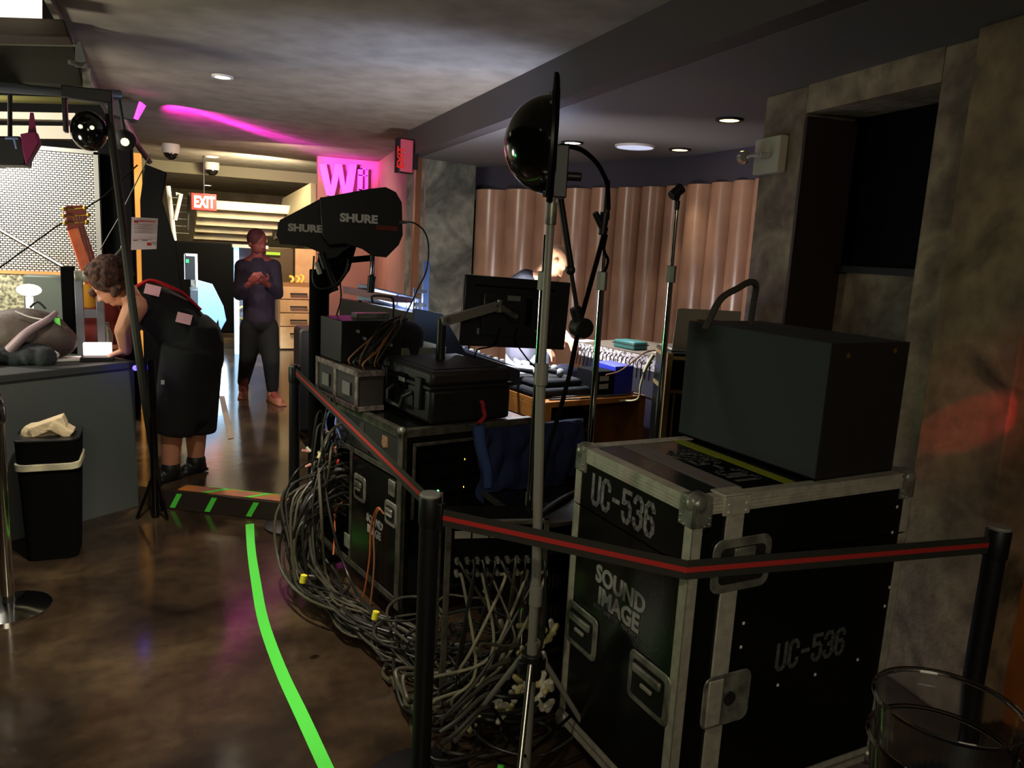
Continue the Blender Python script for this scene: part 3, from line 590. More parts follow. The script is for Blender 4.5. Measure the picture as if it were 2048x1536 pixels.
tag(MB().tube(spline(hp_, 6), .0105, 10).build('cable', mat('grey_cable', (70, 66, 58), .6, bump=.6, sc=120)), 'thick grey cable loop arching up from the top of the grey box', 'cable')
# ================================================================ BARRIER POSTS AND BELTS
def stanchion(x, y, label, belts, cap=M_white, tall=.96, base=True):
    t = thing('barrier_post', label, 'barrier', (x, y, 0), group='black belt barrier posts')
    MB().lathe([(.001, 0), (.17, 0), (.17, .012), (.12, .026), (.04, .032), (.001, .032)], (x, y, 0), 40).build('base', M_blk, t)
    MB().cyl((x, y, .03), (x, y, .86), .03, n=28).build('pole', M_post, t)
    MB().lathe([(.031, .86), (.034, .87), (.034, .945), (.03, .952), (.03, .86)], (x, y, 0)).build('head', M_post, t)
    MB().lathe([(.001, .95), (.031, .95), (.032, .954), (.029, .96), (.001, .961)], (x, y, 0)).build('cap', mat('worn_grey_cap', (150, 150, 142), .5), t)
    for (pts, zc) in belts:
        a = V(pts[0]); b_ = V(pts[1]); d = (b_ - a).normalized(); c_ = a
        MB().box((c_.x + d.x * .035, c_.y + d.y * .035, zc), (.022, .022, .085), Matrix.Rotation(math.atan2(d.y, d.x), 3, 'Z')).build('clip', M_blk, t, .003)
        P = [(p[0] + (V(pts[1]) - V(pts[0])).normalized().x * (.045 if i == 0 else 0), p[1] + (V(pts[1]) - V(pts[0])).normalized().y * (.045 if i == 0 else 0), zc if len(p) < 3 or p[2] is None else p[2]) for i, p in enumerate(pts)]
        bl = MB().ribbon(P, .052, .0015).build('belt', M_web, t)
        MB().ribbon(P, .014, .0032).build('red_stripe', M_redweb, bl)
    return t
S1, S2, S3 = (.645, 4.45), (.69, 2.07), (2.2, 1.37)
stanchion(*S1, 'black barrier post farthest away, at the step with the orange tape', [([(S1[0], S1[1], .925), (S2[0], S2[1] + .036, .925)], .925)])
stanchion(*S2, 'black barrier post in front of the heap of cables', [([(S2[0], S2[1], .893), (1.186, 1.492, .9), (S3[0] - .036, S3[1], .905)], .893)])
stanchion(*S3, 'black barrier post with a pale cap at the stained wall', [])
# ================================================================ MIXING POSITION: LONG ROAD CASE
CF = Matrix.Translation((.88, 3.05, 0)) @ Matrix(((.98, -.2, 0), (.2, .98, 0), (0, 0, 1))).to_4x4()   # x = right along the end, y = away along the side
def CP(x, y, z): return CF @ V((x, y, z))
t = thing('rack_case', 'long black rack road case with its side open to the heap of cables', 'case', (0, 0, 0), M=CF); rc = t
CW, CLn, CH = .68, 1.0, .9
m = MB(CF).bb((0, 0, .1), (CW, CLn, .14)).bb((0, 0, CH - .02), (CW, CLn, CH)).bb((.3, .02, .14), (.33, CLn, CH - .02)).bb((CW - .015, 0, .14), (CW, CLn, CH)).bb((0, CLn - .015, .14), (CW, CLn, CH))
m.build('shell', M_lam, t)
m = MB(CF).bb((.0, .0, .14), (.05, .015, CH - .02)).bb((CW - .06, 0, .14), (CW, .015, CH)).bb((.05, 0, CH - .06), (CW, .015, CH)).build('front_frame', M_lam, t)
door = MB(CF).bb((-.004, .0, .14), (.012, .5, .68)).build('door', M_lam, t)
side = MB(CF).bb((-.002, .02, .72), (.012, .7, CH - .03)).build('drawer_panel', mat('worn_black', (34, 33, 30), .5), t)
E_ = mat('dull_aluminium', (120, 116, 102), .45, .7, c2=(92, 90, 80), sc=25)
m = MB(CF)
for y in (0, CLn): m.bb((-.006, y - .02, .1), (.0, y + .02, CH))
m.bb((-.006, .485, .14), (.0, .51, .7)).bb((-.006, .665, .3), (.0, .69, CH)).bb((-.006, 0, .69), (0, .7, .715)).bb((-.006, 0, CH - .032), (.0, CLn, CH + .004)).bb((-.006, 0, .12), (0, CLn, .15))
m.bb((-.004, -.006, .1), (.025, 0, CH)).bb((CW - .025, -.006, .1), (CW, 0, CH)).bb((0, -.006, CH - .03), (CW, 0, CH + .004)).bb((0, -.004, CH), (.03, CLn, CH + .004)).bb((0, -.002, CH), (CW, .03, CH + .004))
m.bb((.055, -.008, .5), (.068, 0, CH - .06)).bb((.055, -.008, CH - .073), (CW - .06, 0, CH - .06))
m.build('edge_extrusion', E_, t, .001)
MB(CF).ball((.0, .0, CH), .02, 12).build('ball_corner', M_steel, t)
for y, z in ((.03, .6), (.49, .2)): MB(CF).bb((-.012, y, z), (-.004, y + .06, z + .07)).build('latch', M_steel, t, .003)
recess(CF, .33, .46, .475, .6, door); recess(CF, .01, .13, .46, .57, door)
CYD = CF.to_3x3() @ V((0, 1, 0)); CXD = CF.to_3x3() @ V((1, 0, 0))
text('lettering', 'SOUND', M_logo, door, CP(-.006, .31, .41), -CYD, UZ, .05, .002, sx=.95, label='white maker lettering')
text('lettering', 'IMAGE', M_logo, door, CP(-.006, .3, .36), -CYD, UZ, .05, .002, sx=.95, label='white maker lettering')
for i, (y, z, c_) in enumerate(((.6, .8, (60, 60, 90)), (.12, .83, (150, 110, 80)), (.36, .84, (50, 50, 46)))):
    MB(CF).bb((-.006, y, z - .03), (-.002, y + .05, z + .015)).build('sticker', mat('sticker%d' % i, c_, .6), side)
MB(CF).cyl((-.007, .15, .815), (-.002, .15, .815), .022, n=20).build('knob', mat('tan_disc', (150, 112, 84), .5), side)
for i in range(9): MB(CF).bb((-.006, .3 - i * .018, .73), (-.002, .31 - i * .018, .75)).build('vent_slot', M_blkm, side)
# rack gear seen in the open end
for k, (z0, z1) in enumerate(((.74, .8), (.66, .73), (.58, .65), (.45, .56), (.3, .43))):
    MB(CF).bb((.08, .03, z0), (CW - .08, .29, z1)).build('rack_unit', M_blkm, t, .002)
for x, z, c_ in ((.33, .73, (255, 190, 60)), (.2, .6, (90, 255, 120)), (.33, .6, (255, 160, 40))):
    MB(CF).bb((x, .024, z), (x + .006, .03, z + .006)).build('indicator', mat('led%d' % c_[0], c_, .5, emit=c_, es=6), t)
for x in (.07, CW - .07):
    for y in (.08, CLn - .08): MB(CF).cyl((x - .018, y, .05), (x + .018, y, .05), .05, n=18).bb((x - .03, y - .03, .09), (x + .03, y + .03, .1)).build('caster', M_blk, t)
# second, shallower case further along carries the desk
t = thing('desk_case', 'shallow scuffed road case tray under the mixing desk', 'case', (0, 0, 0), M=CF)
MB(CF).prism([(-.03, .38), (.1, .38), (.1, .56), (.62, .56), (.62, .87), (-.03, .87)], .18, at0=.908).build('body', mat('worn_grey_black', (50, 46, 46), .55), t, .003)
m = MB(CF).bb((-.037, .372, 1.07), (-.03, .87, 1.096)).bb((-.037, .372, .908), (-.03, .87, .93)).bb((-.037, .372, .908), (-.03, .4, 1.096)).bb((-.037, .85, .908), (-.03, .877, 1.096)).bb((-.03, .372, .908), (.1, .38, .93)).bb((-.03, .372, 1.07), (.1, .38, 1.096)).bb((-.037, .62, .908), (-.03, .65, 1.096)).bb((-.03, .38, 1.088), (.0, .87, 1.094))
m.build('edge_extrusion', mat('scuffed_aluminium', (160, 146, 140), .45, .6, c2=(110, 100, 98), sc=30), t, .001)
for y in (.45, .7): MB(CF).bb((-.042, y, .97), (-.037, y + .08, 1.03)).build('sticker', M_tapeg, t)
# waterproof case with latches
PF = CF @ Matrix.Translation((.14, .015, CH + .006)) @ Matrix.Rotation(R(-1), 4, 'Z')
pw, pl, ph = .42, .5, .235
t = thing('waterproof_case', 'chunky black plastic equipment case with latches, on the rack case', 'case', (0, 0, 0), M=PF)
MB(PF).bb((.04 - .04, 0, 0), (pw, pl, ph * .68)).build('base', M_blk, t, .02)
MB(PF).bb((-.008, -.008, ph * .68 - .006), (pw + .008, pl + .008, ph * .68 + .012)).build('rim', M_blk, t, .005)
MB(PF).bb((0, 0, ph * .68 + .01), (pw, pl, ph)).build('lid', mat('black_plastic_dusty', (40, 36, 38), .5), t, .018)
MB(PF).bb((.04, .05, ph - .001), (pw - .04, pl - .05, ph + .004)).build('lid_rib', M_blk, t, .003)
for y in (.06, .4):
    MB(PF).bb((-.022, y, ph * .25), (-.004, y + .05, ph * .85)).build('latch', M_blk, t, .005)
h_ = MB(PF).tube([(-.005, .17, ph * .5), (-.04, .18, ph * .42), (-.045, .19, ph * .22), (-.045, .33, ph * .22), (-.04, .34, ph * .42), (-.005, .35, ph * .5)], .011, 10).build('handle', M_blk, t)
lb = MB(PF).bb((-.012, .215, ph * .52), (-.002, .29, ph * .82)).build('label', M_blkm, t, .002)
for i in range(5): MB(PF).bb((-.0135, .222 + i * .013, ph * .66), (-.0118, .231 + i * .013, ph * .74)).build('mark', M_logo, lb)
MB(PF).ribbon(spline([(.245, -.02, .1), (.25, -.03, .085), (.256, -.026, .06), (.262, -.03, .03), (.235, -.035, .006), (.22, -.04, .004)], 5), .02, .003, (1, .2, 0)).build('strap', mat('red_ribbon', (190, 50, 60), .7), t, label='short red fabric strap')
MB(PF).cyl((.1, -.014, .1), (.1, -.004, .1), .012).cyl((.33, -.014, .12), (.33, -.004, .12), .012).build('valve', M_blk, t)
# blue jacket hanging over the end of the rack case
jk = MB(); P = [CP(.36, -.04, .86), CP(.7, -.03, .88), CP(.85, -.03, .8), CP(.84, -.05, .6), CP(.52, -.06, .56), CP(.4, -.07, .6), CP(.37, -.06, .72)]
jk = MB(CF)
nx, nz = 22, 14; vs = []
for i in range(nx + 1):
    for j in range(nz + 1):
        x = .36 + .62 * i / nx; z = .868 - (.3 + .04 * math.sin(i * .9)) * j / nz; y = -.025 - .03 * (j / nz) - .014 * math.sin(i * 1.7 + j * .35) - .01 * math.sin(i * .7 + j * .9)
        if j == 0: y = .0
        vs.append((x + .008 * math.sin(j * .8), y, z))
jk.add(vs, [(i * (nz + 1) + j, (i + 1) * (nz + 1) + j, (i + 1) * (nz + 1) + j + 1, i * (nz + 1) + j + 1) for i in range(nx) for j in range(nz)])
o = jk.build('jacket', M_bluec, mods=(('SOLIDIFY', dict(thickness=.02, offset=1)), ('SUBSURF', dict(levels=1, render_levels=1))))
tag(o, 'dark blue jacket draped over the end of the rack case', 'jacket')
sl = MB(CF).tube(spline([(.36, -.035, .9), (.37, -.05, .8), (.4, -.06, .7), (.41, -.06, .62)], 5), .03, 10, r2=.022).build('sleeve', mat('blue_cloth_light', (52, 74, 128), .9, bump=.6, sc=30), o)
# small rack with patch strip behind the second post, and a low case beside it
L0 = gz(985, 1003, .62); LF = Matrix.Translation((L0.x, L0.y, 0)) @ Matrix.Rotation(R(-3), 4, 'Z')
LF = Matrix.Translation((1.25, 2.86, 0)) @ Matrix.Rotation(R(3), 4, 'Z')
t = thing('amplifier_rack', 'low open amplifier rack with worn metal edges under the blue jacket', 'case', (0, 0, 0), M=LF)
LWd, LD, LH = .46, .17, .62
LWd = .5
MB(LF).bb((0, -.3, .06), (.012, .13, LH)).bb((LWd - .012, -.3, .06), (LWd, .13, LH)).bb((0, -.3, LH - .012), (LWd, .13, LH)).bb((0, -.3, .06), (LWd, .13, .075)).bb((0, .12, .06), (LWd, .13, LH)).build('shell', M_lam, t)
m = MB(LF)
for x in (0, LWd): m.bb((x - .012, -.306, .06), (x + .012, -.3, LH)).bb((x - .014 * (x == 0), -.3, LH - .01), (x + .012 * (x == 0), .13, LH + .003))
m.bb((0, -.306, LH - .014), (LWd, -.3, LH + .003)).bb((0, -.306, .06), (LWd, -.3, .08)); m.build('edge_extrusion', mat('dull_aluminium', (120, 116, 102)), t)
for k, (z0, z1) in enumerate(((.46, .58), (.32, .44), (.18, .3))):
    u_ = MB(LF).bb((.02, -.285, z0), (LWd - .02, .1, z1)).build('amplifier', M_blkm, t, .003)
    for i in range(16): MB(LF).bb((.05 + i * .018, -.289, z0 + .02), (.058 + i * .018, -.284, z1 - .04)).build('grille_slot', mat('slot_grey', (62, 62, 56), .6), u_)
    MB(LF).cyl((.4, -.3, (z0 + z1) / 2), (.4, -.285, (z0 + z1) / 2), .016).build('knob', M_steel, u_)
for x in (.05, LWd - .05):
    for y in (-.25, .08): MB(LF).cyl((x, y, 0), (x, y, .06), .02, n=12).build('foot', M_blk, t)
tag(MB().tube(bez(LF @ V((.1, -.2, LH + .005)), LF @ V((.42, .02, LH + .005)), -.01, 6), .011).build('cable', M_cable2), 'short grey cable lying on the low amplifier rack', 'cable')
tag(MB().box(LF @ V((.4, -.02, LH + .012)), (.07, .03, .012), Matrix.Rotation(.7, 3, 'Z')).build('label_card', M_paper), 'small white card lying on the low amplifier rack', 'card')
RF_ = Matrix.Translation((.84, 2.34, 0)) @ Matrix.Rotation(R(-13), 4, 'Z')
t = thing('patch_rack', 'open-frame patch rack with a white labelled strip and plugs', 'rack', (0, 0, 0), M=RF_)
MB(RF_).bb((0, .0, .02), (.02, .02, .76)).bb((.34, 0, .02), (.36, .02, .76)).bb((0, 0, .745), (.36, .02, .76)).bb((0, .0, .02), (.36, .02, .04)).bb((0, .3, .02), (.02, .32, .76)).bb((.34, .3, .02), (.36, .32, .76)).bb((0, 0, .02), (.02, .32, .04)).bb((.34, 0, .02), (.36, .32, .04)).build('frame', mat('dull_aluminium', (120, 116, 102)), t, .002)
pz = .70
pn = MB(RF_).bb((.02, .0, .56), (.34, .2, pz + .045)).build('patch_panel', M_blkm, t, .002)
for i in range(5): MB(RF_).bb((.03 + i * .061, -.003, pz), (.085 + i * .061, .0, pz + .026)).build('label_strip', mat('label_grey', (150, 148, 136), .6), pn)
PL = []
for i in range(9):
    for r_ in range(2):
        p = RF_ @ V((.04 + i * .035, -.0, .58 + r_ * .045)); PL.append(p)
        MB(RF_).cyl((.04 + i * .035, -.03, .58 + r_ * .045), (.04 + i * .035, 0, .58 + r_ * .045), .009, n=10).build('plug', M_steel, t)
# ================================================================ DOMED ANTENNA ON THE GREY TRIPOD
def tripod(c, x, y, zt_, m, parent, r=.016, hub=.42, spread=.36, az=0.0, cl=None):
    MB().cyl((x, y, .06), (x, y, zt_), r, n=18).build('pole', m, parent)
    MB().cyl((x, y, hub - .06), (x, y, hub + .02), r * 1.9, n=16).bb((x - r * 2.6, y - .012, hub - .04), (x + r * 2.6, y + .012, hub)).build('hub', M_blk, parent, .003)
    for k in range(3):
        a = az + k * 2.0944; dx, dy = math.cos(a), math.sin(a)
        lg = MB().tube([(x + dx * r * 2, y + dy * r * 2, hub), (x + dx * spread, y + dy * spread, .015)], .009, 10).build('leg', c if k == 0 else M_greyp, parent)
        MB().ball((x + dx * spread, y + dy * spread, .015), .014, 10).build('foot', M_blk, lg)
        MB().tube([(x + dx * r, y + dy * r, .12), (x + dx * spread * .5, y + dy * spread * .5, hub * .5)], .005, 8).build('brace', M_blkm, parent)
sx_, sy_ = at(1068, 1250, 1.95).x, 1.95
t = thing('antenna_stand', 'tall grey painted tripod stand carrying the black domed antenna', 'stand', (sx_, sy_, 0))
tripod(mat('bright_steel', (225, 222, 210), .25, 1), sx_, sy_, .5, M_greyp, t, .017, .44, .3, R(238))
zj = at(1076, 985, 1.95).z; top = at(1108, 330, 1.95)
MB().cyl((sx_, sy_, .3), (sx_ - .005, sy_, at(1070, 1165, 1.95).z), .014).build('lower_tube', M_greyp, t)
z2 = at(1076, 1190, 1.95).z
MB().cyl((sx_, sy_, z2 - .03), (sx_, sy_, z2 + .03), .02, n=18).build('collar', M_greyp, t)
MB().tube([(sx_, sy_, z2), (top.x, sy_, 1.3)], .0145, 16).build('middle_tube', M_greyp, t)
p_ = at(1090, 700, 1.95)
MB().cyl((top.x, sy_, 1.3), (top.x, sy_, 1.36), .02, n=18).build('collar', M_greyp, t)
MB().cyl((top.x, sy_, 1.3), (top.x, sy_, top.z - .02), .0115, n=16).build('upper_tube', M_greyp, t)
MB().cyl((top.x, sy_, top.z - .16), (top.x, sy_, top.z - .1), .016, n=16).build('collar', M_steel, t)
MB().tube([gz(1002, 1530, .06), gz(1000, 1545, .04)], .011).build('green_band', M_gtape, t)
# antenna: black dish plate seen nearly edge on, clear black dome bulging to the left
dc = at(1102, 275, 1.97); k = 1.97 / 2.35
t = thing('domed_antenna', 'glossy black domed antenna with pointed back plate above the stands', 'antenna', dc)
ax = V((-1, .42, -.06)).normalized(); DF = frame(dc, ax.cross(V((0, 0, 1))) * -1, V((0, 0, 1)))
zax = DF.to_3x3() @ V((0, 0, 1))
if zax.dot(ax) < 0: DF = frame(dc, ax.cross(V((0, 0, 1))), V((0, 0, 1)))
prof = [(-.02, .175), (.035, .155), (.095, .1), (.12, .02), (.105, -.07), (.07, -.13), (.045, -.175), (-.045, -.175), (-.09, -.12), (-.13, -.03), (-.115, .07), (-.07, .12)]
MB(DF).prism(prof, .012, 'xy', -.012).build('back_plate', M_blkm, t, .002)
pr = [(.132 * math.sin(a), .128 * math.cos(a)) for a in [R(x) for x in range(90, -1, -9)]]
MB(DF @ Matrix.Translation((0, -.02, 0))).lathe([(max(r_, .0005), z_) for r_, z_ in pr], n=40).build('dome', M_blkg, t)
MB(DF @ Matrix.Translation((0, -.02, 0))).lathe([(.124, 0), (.14, 0), (.14, .008), (.124, .01)], n=40, closed=True).build('flange', M_blk, t)
for a in range(8):
    MB(DF @ Matrix.Translation((0, -.02, 0))).cyl((.134 * math.cos(a * .785), .134 * math.sin(a * .785), .008), (.134 * math.cos(a * .785), .134 * math.sin(a * .785), .014), .005, n=8).build('bolt', M_steel, t)
MB(DF).bb((-.03, -.16, -.05), (.03, -.02, -.012)).cyl((0, -.1, -.05), (0, -.1, -.09), .012).build('bracket', M_blk, t, .003)
MB().tube([(top.x, sy_, top.z - .02), (top.x, sy_, top.z + .03)], .015, 12).build('socket', M_blk, t)
# ---------------------------------------------------------------- chrome microphone stands
def mic_stand(pt, pm, pb, y, zb, label, clip):
    a, m_, b_ = at(*pt, y), at(*pm, y), at(*pb, y)
    t = thing('microphone_stand', label, 'stand', (m_.x, y, 0), group='chrome microphone stands')
    x = m_.x
    MB().lathe([(.001, 0), (.13, 0), (.13, .01), (.05, .03), (.001, .032)], (x, y, 0), 36).build('base', M_blk, t)
    MB().cyl((x, y, .03), (x, y, m_.z), .0115, n=18).build('lower_tube', M_chrome, t)
    MB().cyl((x, y, m_.z - .01), (x, y, m_.z + .055), .019, n=8).build('clutch', mat('cast_grey', (140, 142, 134), .4, .6), t, .002)
    MB().cyl((x, y, m_.z + .05), (x, y, a.z), .0075, n=14).build('upper_tube', M_chrome, t)
    c = V((x, y, a.z))
    if clip:
        k_ = MB().cyl(c, c + V((0, 0, .035)), .009, .011, 12); k_.box(c + V((-.004, 0, .05)), (.02, .016, .03), Matrix.Rotation(.3, 3, 'Y')); k_.cyl(c + V((-.03, 0, .05)), c + V((.012, 0, .085)), .019, .022, 14)
        k_.build('microphone_clip', M_blk, t, .002)
    return t, c
mic_stand((1096, 470), (1085, 575), (1070, 960), 2.4, .8, 'chrome microphone stand standing close behind the grey tripod pole', False)
mic_stand((1205, 500), (1203, 575), (1195, 870), 2.36, .9, 'chrome microphone stand in the middle, with a dark clip leaning over it', False)
mic_stand((1346, 420), (1341, 560), (1326, 870), 2.52, .9, 'chrome microphone stand with black clip beside the laptop', True)
# black boom with clamp and the thin arm
t = thing('boom_arm', 'black boom arm with angled rods and round clamp between the chrome stands', 'stand', at(1160, 650, 2.25))
yb = 2.28
MB().tube([at(1212, 455, yb), at(1160, 645, yb), at(1140, 745, yb - .05)], .0085, 12).build('boom', M_blkm, t)
MB().tube([at(1118, 380, yb), at(1143, 540, yb)], .011, 12).build('arm', M_blk, t)
MB().tube([at(1140, 530, yb), at(1156, 630, yb)], .0075, 12).build('arm', M_blk, t)
MB().ball(at(1141, 540, yb), .017, 12).build('joint', M_blk, t)
c = at(1162, 655, yb); MB().cyl(c + V((0, -.03, 0)), c + V((0, .03, 0)), .034, n=20).cyl(at(1150, 615, yb), at(1158, 645, yb), .02, n=12).build('clamp', M_blk, t, .004)
MB().cyl(at(1204, 470, yb), at(1210, 425, yb), .013, .017, 12).cyl(at(1204, 455, yb), at(1190, 425, yb), .011, .011, 10).cyl(at(1212, 440, yb), at(1216, 360, yb), .012, .008, 10).build('microphone_clip', M_blk, t, .002)
tag(MB().tube(spline([at(1122, 292, 2.1), at(1140, 293, 2.12), at(1165, 301, 2.16), at(1190, 322, 2.2), at(1205, 345, 2.24), at(1215, 372, 2.27), at(1217, 420, 2.27)], 6), .0075, 10).build('cable', M_blkm), 'black cable curving from the domed antenna down to the boom clip', 'cable')
tag(MB().tube(spline([at(1140, 745, yb - .05), at(1120, 820, 2.2), at(1096, 900, 2.18), at(1078, 1000, 2.16), at(1072, 1035, 2.14)], 6), .0075, 10).build('cable', M_blkm), 'black cable hanging from the boom arm along the grey tripod', 'cable')
tag(MB().tube(spline([at(1213, 470, 2.3), at(1208, 500, 2.33), at(1216, 520, 2.36), at(1210, 545, 2.35)], 6), .005, 8).build('cable', M_blkm), 'short black cable twisted round the middle chrome stand', 'cable')
# ================================================================ PADDLE ANTENNAS
def paddle(poly, y, label, ls, lp, by, ph_, mirror=False, d=.012):
    P = [at(px, py, y) for px, py in poly]; c = sum(P, V()) / len(P)
    t = thing('paddle_antenna', label, 'antenna', c, group='black paddle antennas')
    MB().slab(P[::-1], d).build('paddle', M_blk if not mirror else M_blk, t, .003)
    o = at(lp[0], lp[1], y) - V((0, .004 + d, 0)) if False else at(lp[0], lp[1], y - .016)
    o.y = min(p.y for p in P) - .0135 if False else y - .0135
    text('lettering', 'SHURE', mat('logo_bright', (245, 246, 240), .6), t, V((o.x, y - .0015, o.z)), (1, 0, 0), (0, 0, 1), ls, .0026, sx=1.15, label='white maker lettering')
    MB().bb((o.x - .09, y - .0025, o.z - .028), (o.x + .13, y - .0005, o.z - .026)).build('line', mat('dim_print', (70, 74, 76), .6), t)
    return t, P
A1 = [(552, 470), (560, 440), (640, 398), (680, 392), (735, 400), (742, 440), (735, 462), (690, 500), (672, 516), (655, 518), (640, 505), (610, 492), (560, 488)]
t, P = paddle(A1, 3.98, 'black paddle antenna with white lettering, nearer the exit sign side', .048, (577, 461), None, None)
c = at(655, 518, 3.98); MB().cyl((c.x - .03, 3.99, c.z + .03), (c.x + .04, 3.99, c.z - .16), .02, .022).build('grip', M_blk, t)
A2 = [(640, 395), (662, 392), (735, 378), (772, 374), (792, 384), (804, 405), (806, 470), (798, 490), (773, 515), (745, 512), (725, 498), (690, 487), (660, 490), (645, 470)]
t, P = paddle(A2, 3.86, 'black paddle antenna with white lettering, nearer the plaster pillar', .054, (681, 442), None, None)
a = at(752, 455, 3.855); MB().bb((a.x, 3.853, a.z - .012), (a.x + .11, 3.856, a.z + .012)).build('sticker', mat('dark_red_print', (120, 40, 24), .6), t)
a = at(803, 444, 3.85); MB().cyl((a.x - .01, 3.862, a.z), (a.x + .03, 3.862, a.z), .009).build('socket', M_steel, t)
# stand for the first one: fat black post; thin post for the second one
b0 = at(640, 640, 3.99)
t = thing('antenna_post', 'thick black post holding the paddle antennas', 'stand', (b0.x, 3.99, 0))
b1 = at(648, 540, 3.99)
MB().cyl((b0.x, 4.02, .03), (b0.x, 4.02, b1.z), .05, .05, 24).build('pole', M_blkm, t, .004)
MB().lathe([(.001, 0), (.16, 0), (.16, .02), (.06, .04), (.001, .04)], (b0.x, 4.02, 0), 36).build('base', M_blk, t)
MB().tube([at(650, 545, 4.0), at(700, 520, 4.0), at(742, 516, 3.93)], .016, 12).build('crossbar', M_blkm, t)
k_ = MB().slab([at(640, 500, 4.06), at(628, 560, 4.06), at(640, 600, 4.06), at(672, 580, 4.06), at(700, 540, 4.06), at(720, 470, 4.06)], .02).build('cover', M_blkm, t, .004)
c0, c1, c2 = at(745, 512, 3.87), at(744, 552, 3.87), at(741, 585, 3.87)
MB().cyl(c0, c1, .012).cyl(c1, c2, .011).build('thin_post', M_blk, t)
MB().cyl(at(745, 522, 3.86), at(744, 548, 3.86), .0085, n=12).build('bright_sleeve', M_chrome, t)
MB().cyl(c1, c2, .02, n=14).build('grip', M_blk, t, .003)
MB().cyl(at(632, 525, 3.94), at(640, 548, 3.94), .012, n=12).build('sleeve', M_white, t)
for nm, P in (('black cable hooking down from the first paddle antenna', [at(628, 512, 3.96), at(626, 560, 3.94), at(640, 577, 3.93), at(670, 570, 3.93), at(690, 545, 3.93), at(697, 518, 3.94)]),
              ('thin cable looping from the second paddle antenna past the pillar', [at(806, 444, 3.86), at(828, 446, 3.86), at(848, 462, 3.86), at(857, 492, 3.86), at(853, 540, 3.86), at(835, 580, 3.8), at(815, 622, 3.75), at(806, 640, 3.7)]),
              ('thin cable hanging from the antenna post to the desk case', [at(680, 560, 3.98), at(682, 600, 3.95), at(672, 640, 3.9), at(680, 690, 3.88), at(690, 712, 3.86)])):
    tag(MB().tube(spline(P, 7), .0045, 8).build('cable', M_cable2), nm, 'cable')
# ================================================================ MONITOR ON ITS ARM
mc = at(1030, 626, 3.6); t = thing('monitor', 'black flat monitor seen from behind on a metal arm', 'monitor', (mc.x, 3.6, 1.17)); mw, mh = .292, .178
mz = 1.352; mx_ = 1.628
MF = Matrix.Translation((mx_, 3.6, mz)) @ Matrix.Rotation(R(-2), 4, 'Z') @ Matrix.Rotation(R(2.2), 4, 'Y')
MB(MF).bb((-mw, 0, -mh), (mw, .03, mh)).build('shell', mat('monitor_black', (44, 46, 50), .3), t, .008)
MB(MF).bb((-mw + .012, .03, -mh + .012), (mw - .012, .033, mh - .012)).build('screen', mat('screen_light', (60, 70, 90), .2, emit=(150, 175, 220), es=1.6), t)
MB(MF).bb((-.2, -.025, -.12), (.2, .0, .1)).build('rear_bulge', mat('monitor_black', (44, 46, 50), .3), t, .014)
MB(MF).bb((-.24, -.004, .125), (.2, .0, .133)).build('vent_line', M_blkm, t)
MB(MF).bb((.04, -.032, -.06), (.07, -.024, .08)).build('vent', M_blkm, t)
MB(MF).bb((-.07, -.034, .065), (-.0, -.0255, .09)).build('sticker', mat('label_grey2', (150, 150, 150), .6), t)
MB(MF).bb((-.21, -.005, -.115), (-.09, -.001, -.085)).bb((.1, -.03, -.09), (.17, -.025, -.075)).build('sticker', mat('label_grey2', (150, 150, 150), .6), t)
MB(MF).cyl((-.03, -.06, -.01), (-.03, -.02, -.01), .034, n=24).build('pivot', M_blk, t, .004)
e1, e2 = at(992, 612, 3.48), at(893, 640, 3.42)
ta = thing('monitor_mount', 'pale metal monitor arm reaching from the desk to the monitor', 'arm', (e2.x, e2.y, 1.0))
F_ = frame(e2, (e1 - e2), (0, 0, 1)) if False else None
d_ = (e1 - e2).normalized(); up_ = V((0, -1, 0)).cross(d_).normalized(); AF = frame(e2, d_, (V((0, 0, 1)) - d_ * d_.z).normalized())
L_ = (e1 - e2).length
MB(AF).prism(rr(-.03, L_ + .02, -.024, .02, .016), .03, 'xy', -.015).build('upper_arm', M_greyp, ta, .004)
MB(AF).cyl((0, 0, -.02), (0, 0, .02), .014, n=16).cyl((L_, 0, -.02), (L_, 0, .02), .01, n=12).build('bolt', M_steel, ta)
MB().tube([(e1.x + .01, e1.y, e1.z), (mx_ - .03, 3.54, mz - .01)], .014, 12).cyl((e1.x + .02, e1.y, e1.z - .03), (e1.x + .02, e1.y, e1.z + .03), .013).build('wrist', M_steel, ta)
b_ = at(872, 660, 3.44)
MB().cyl((e2.x - .02, e2.y + .01, e2.z + .005), (e2.x - .02, e2.y + .01, .98), .022, n=18).build('post', M_blk, ta)
MB().cyl((e2.x - .02, e2.y + .01, .98), (e2.x - .02, e2.y + .01, 1.06), .03, n=18).build('collar', M_chrome, ta)
MB().bb((e2.x - .08, e2.y - .04, .91), (e2.x + .04, e2.y + .08, .985)).build('desk_clamp', M_blk, ta, .004)
for nm, P in (('black cable dangling from the back of the monitor to the desk, on the arm side', [at(1000, 655, 3.56), at(988, 690, 3.55), at(955, 700, 3.6), at(948, 728, 3.62)]),
              ('black cable dangling from the back of the monitor toward the chrome stand', [at(1034, 655, 3.56), at(1030, 680, 3.55), at(1050, 712, 3.6), at(1073, 738, 3.7)])):
    tag(MB().tube(spline(P, 7), .004, 8).build('cable', M_blkm), nm, 'cable')
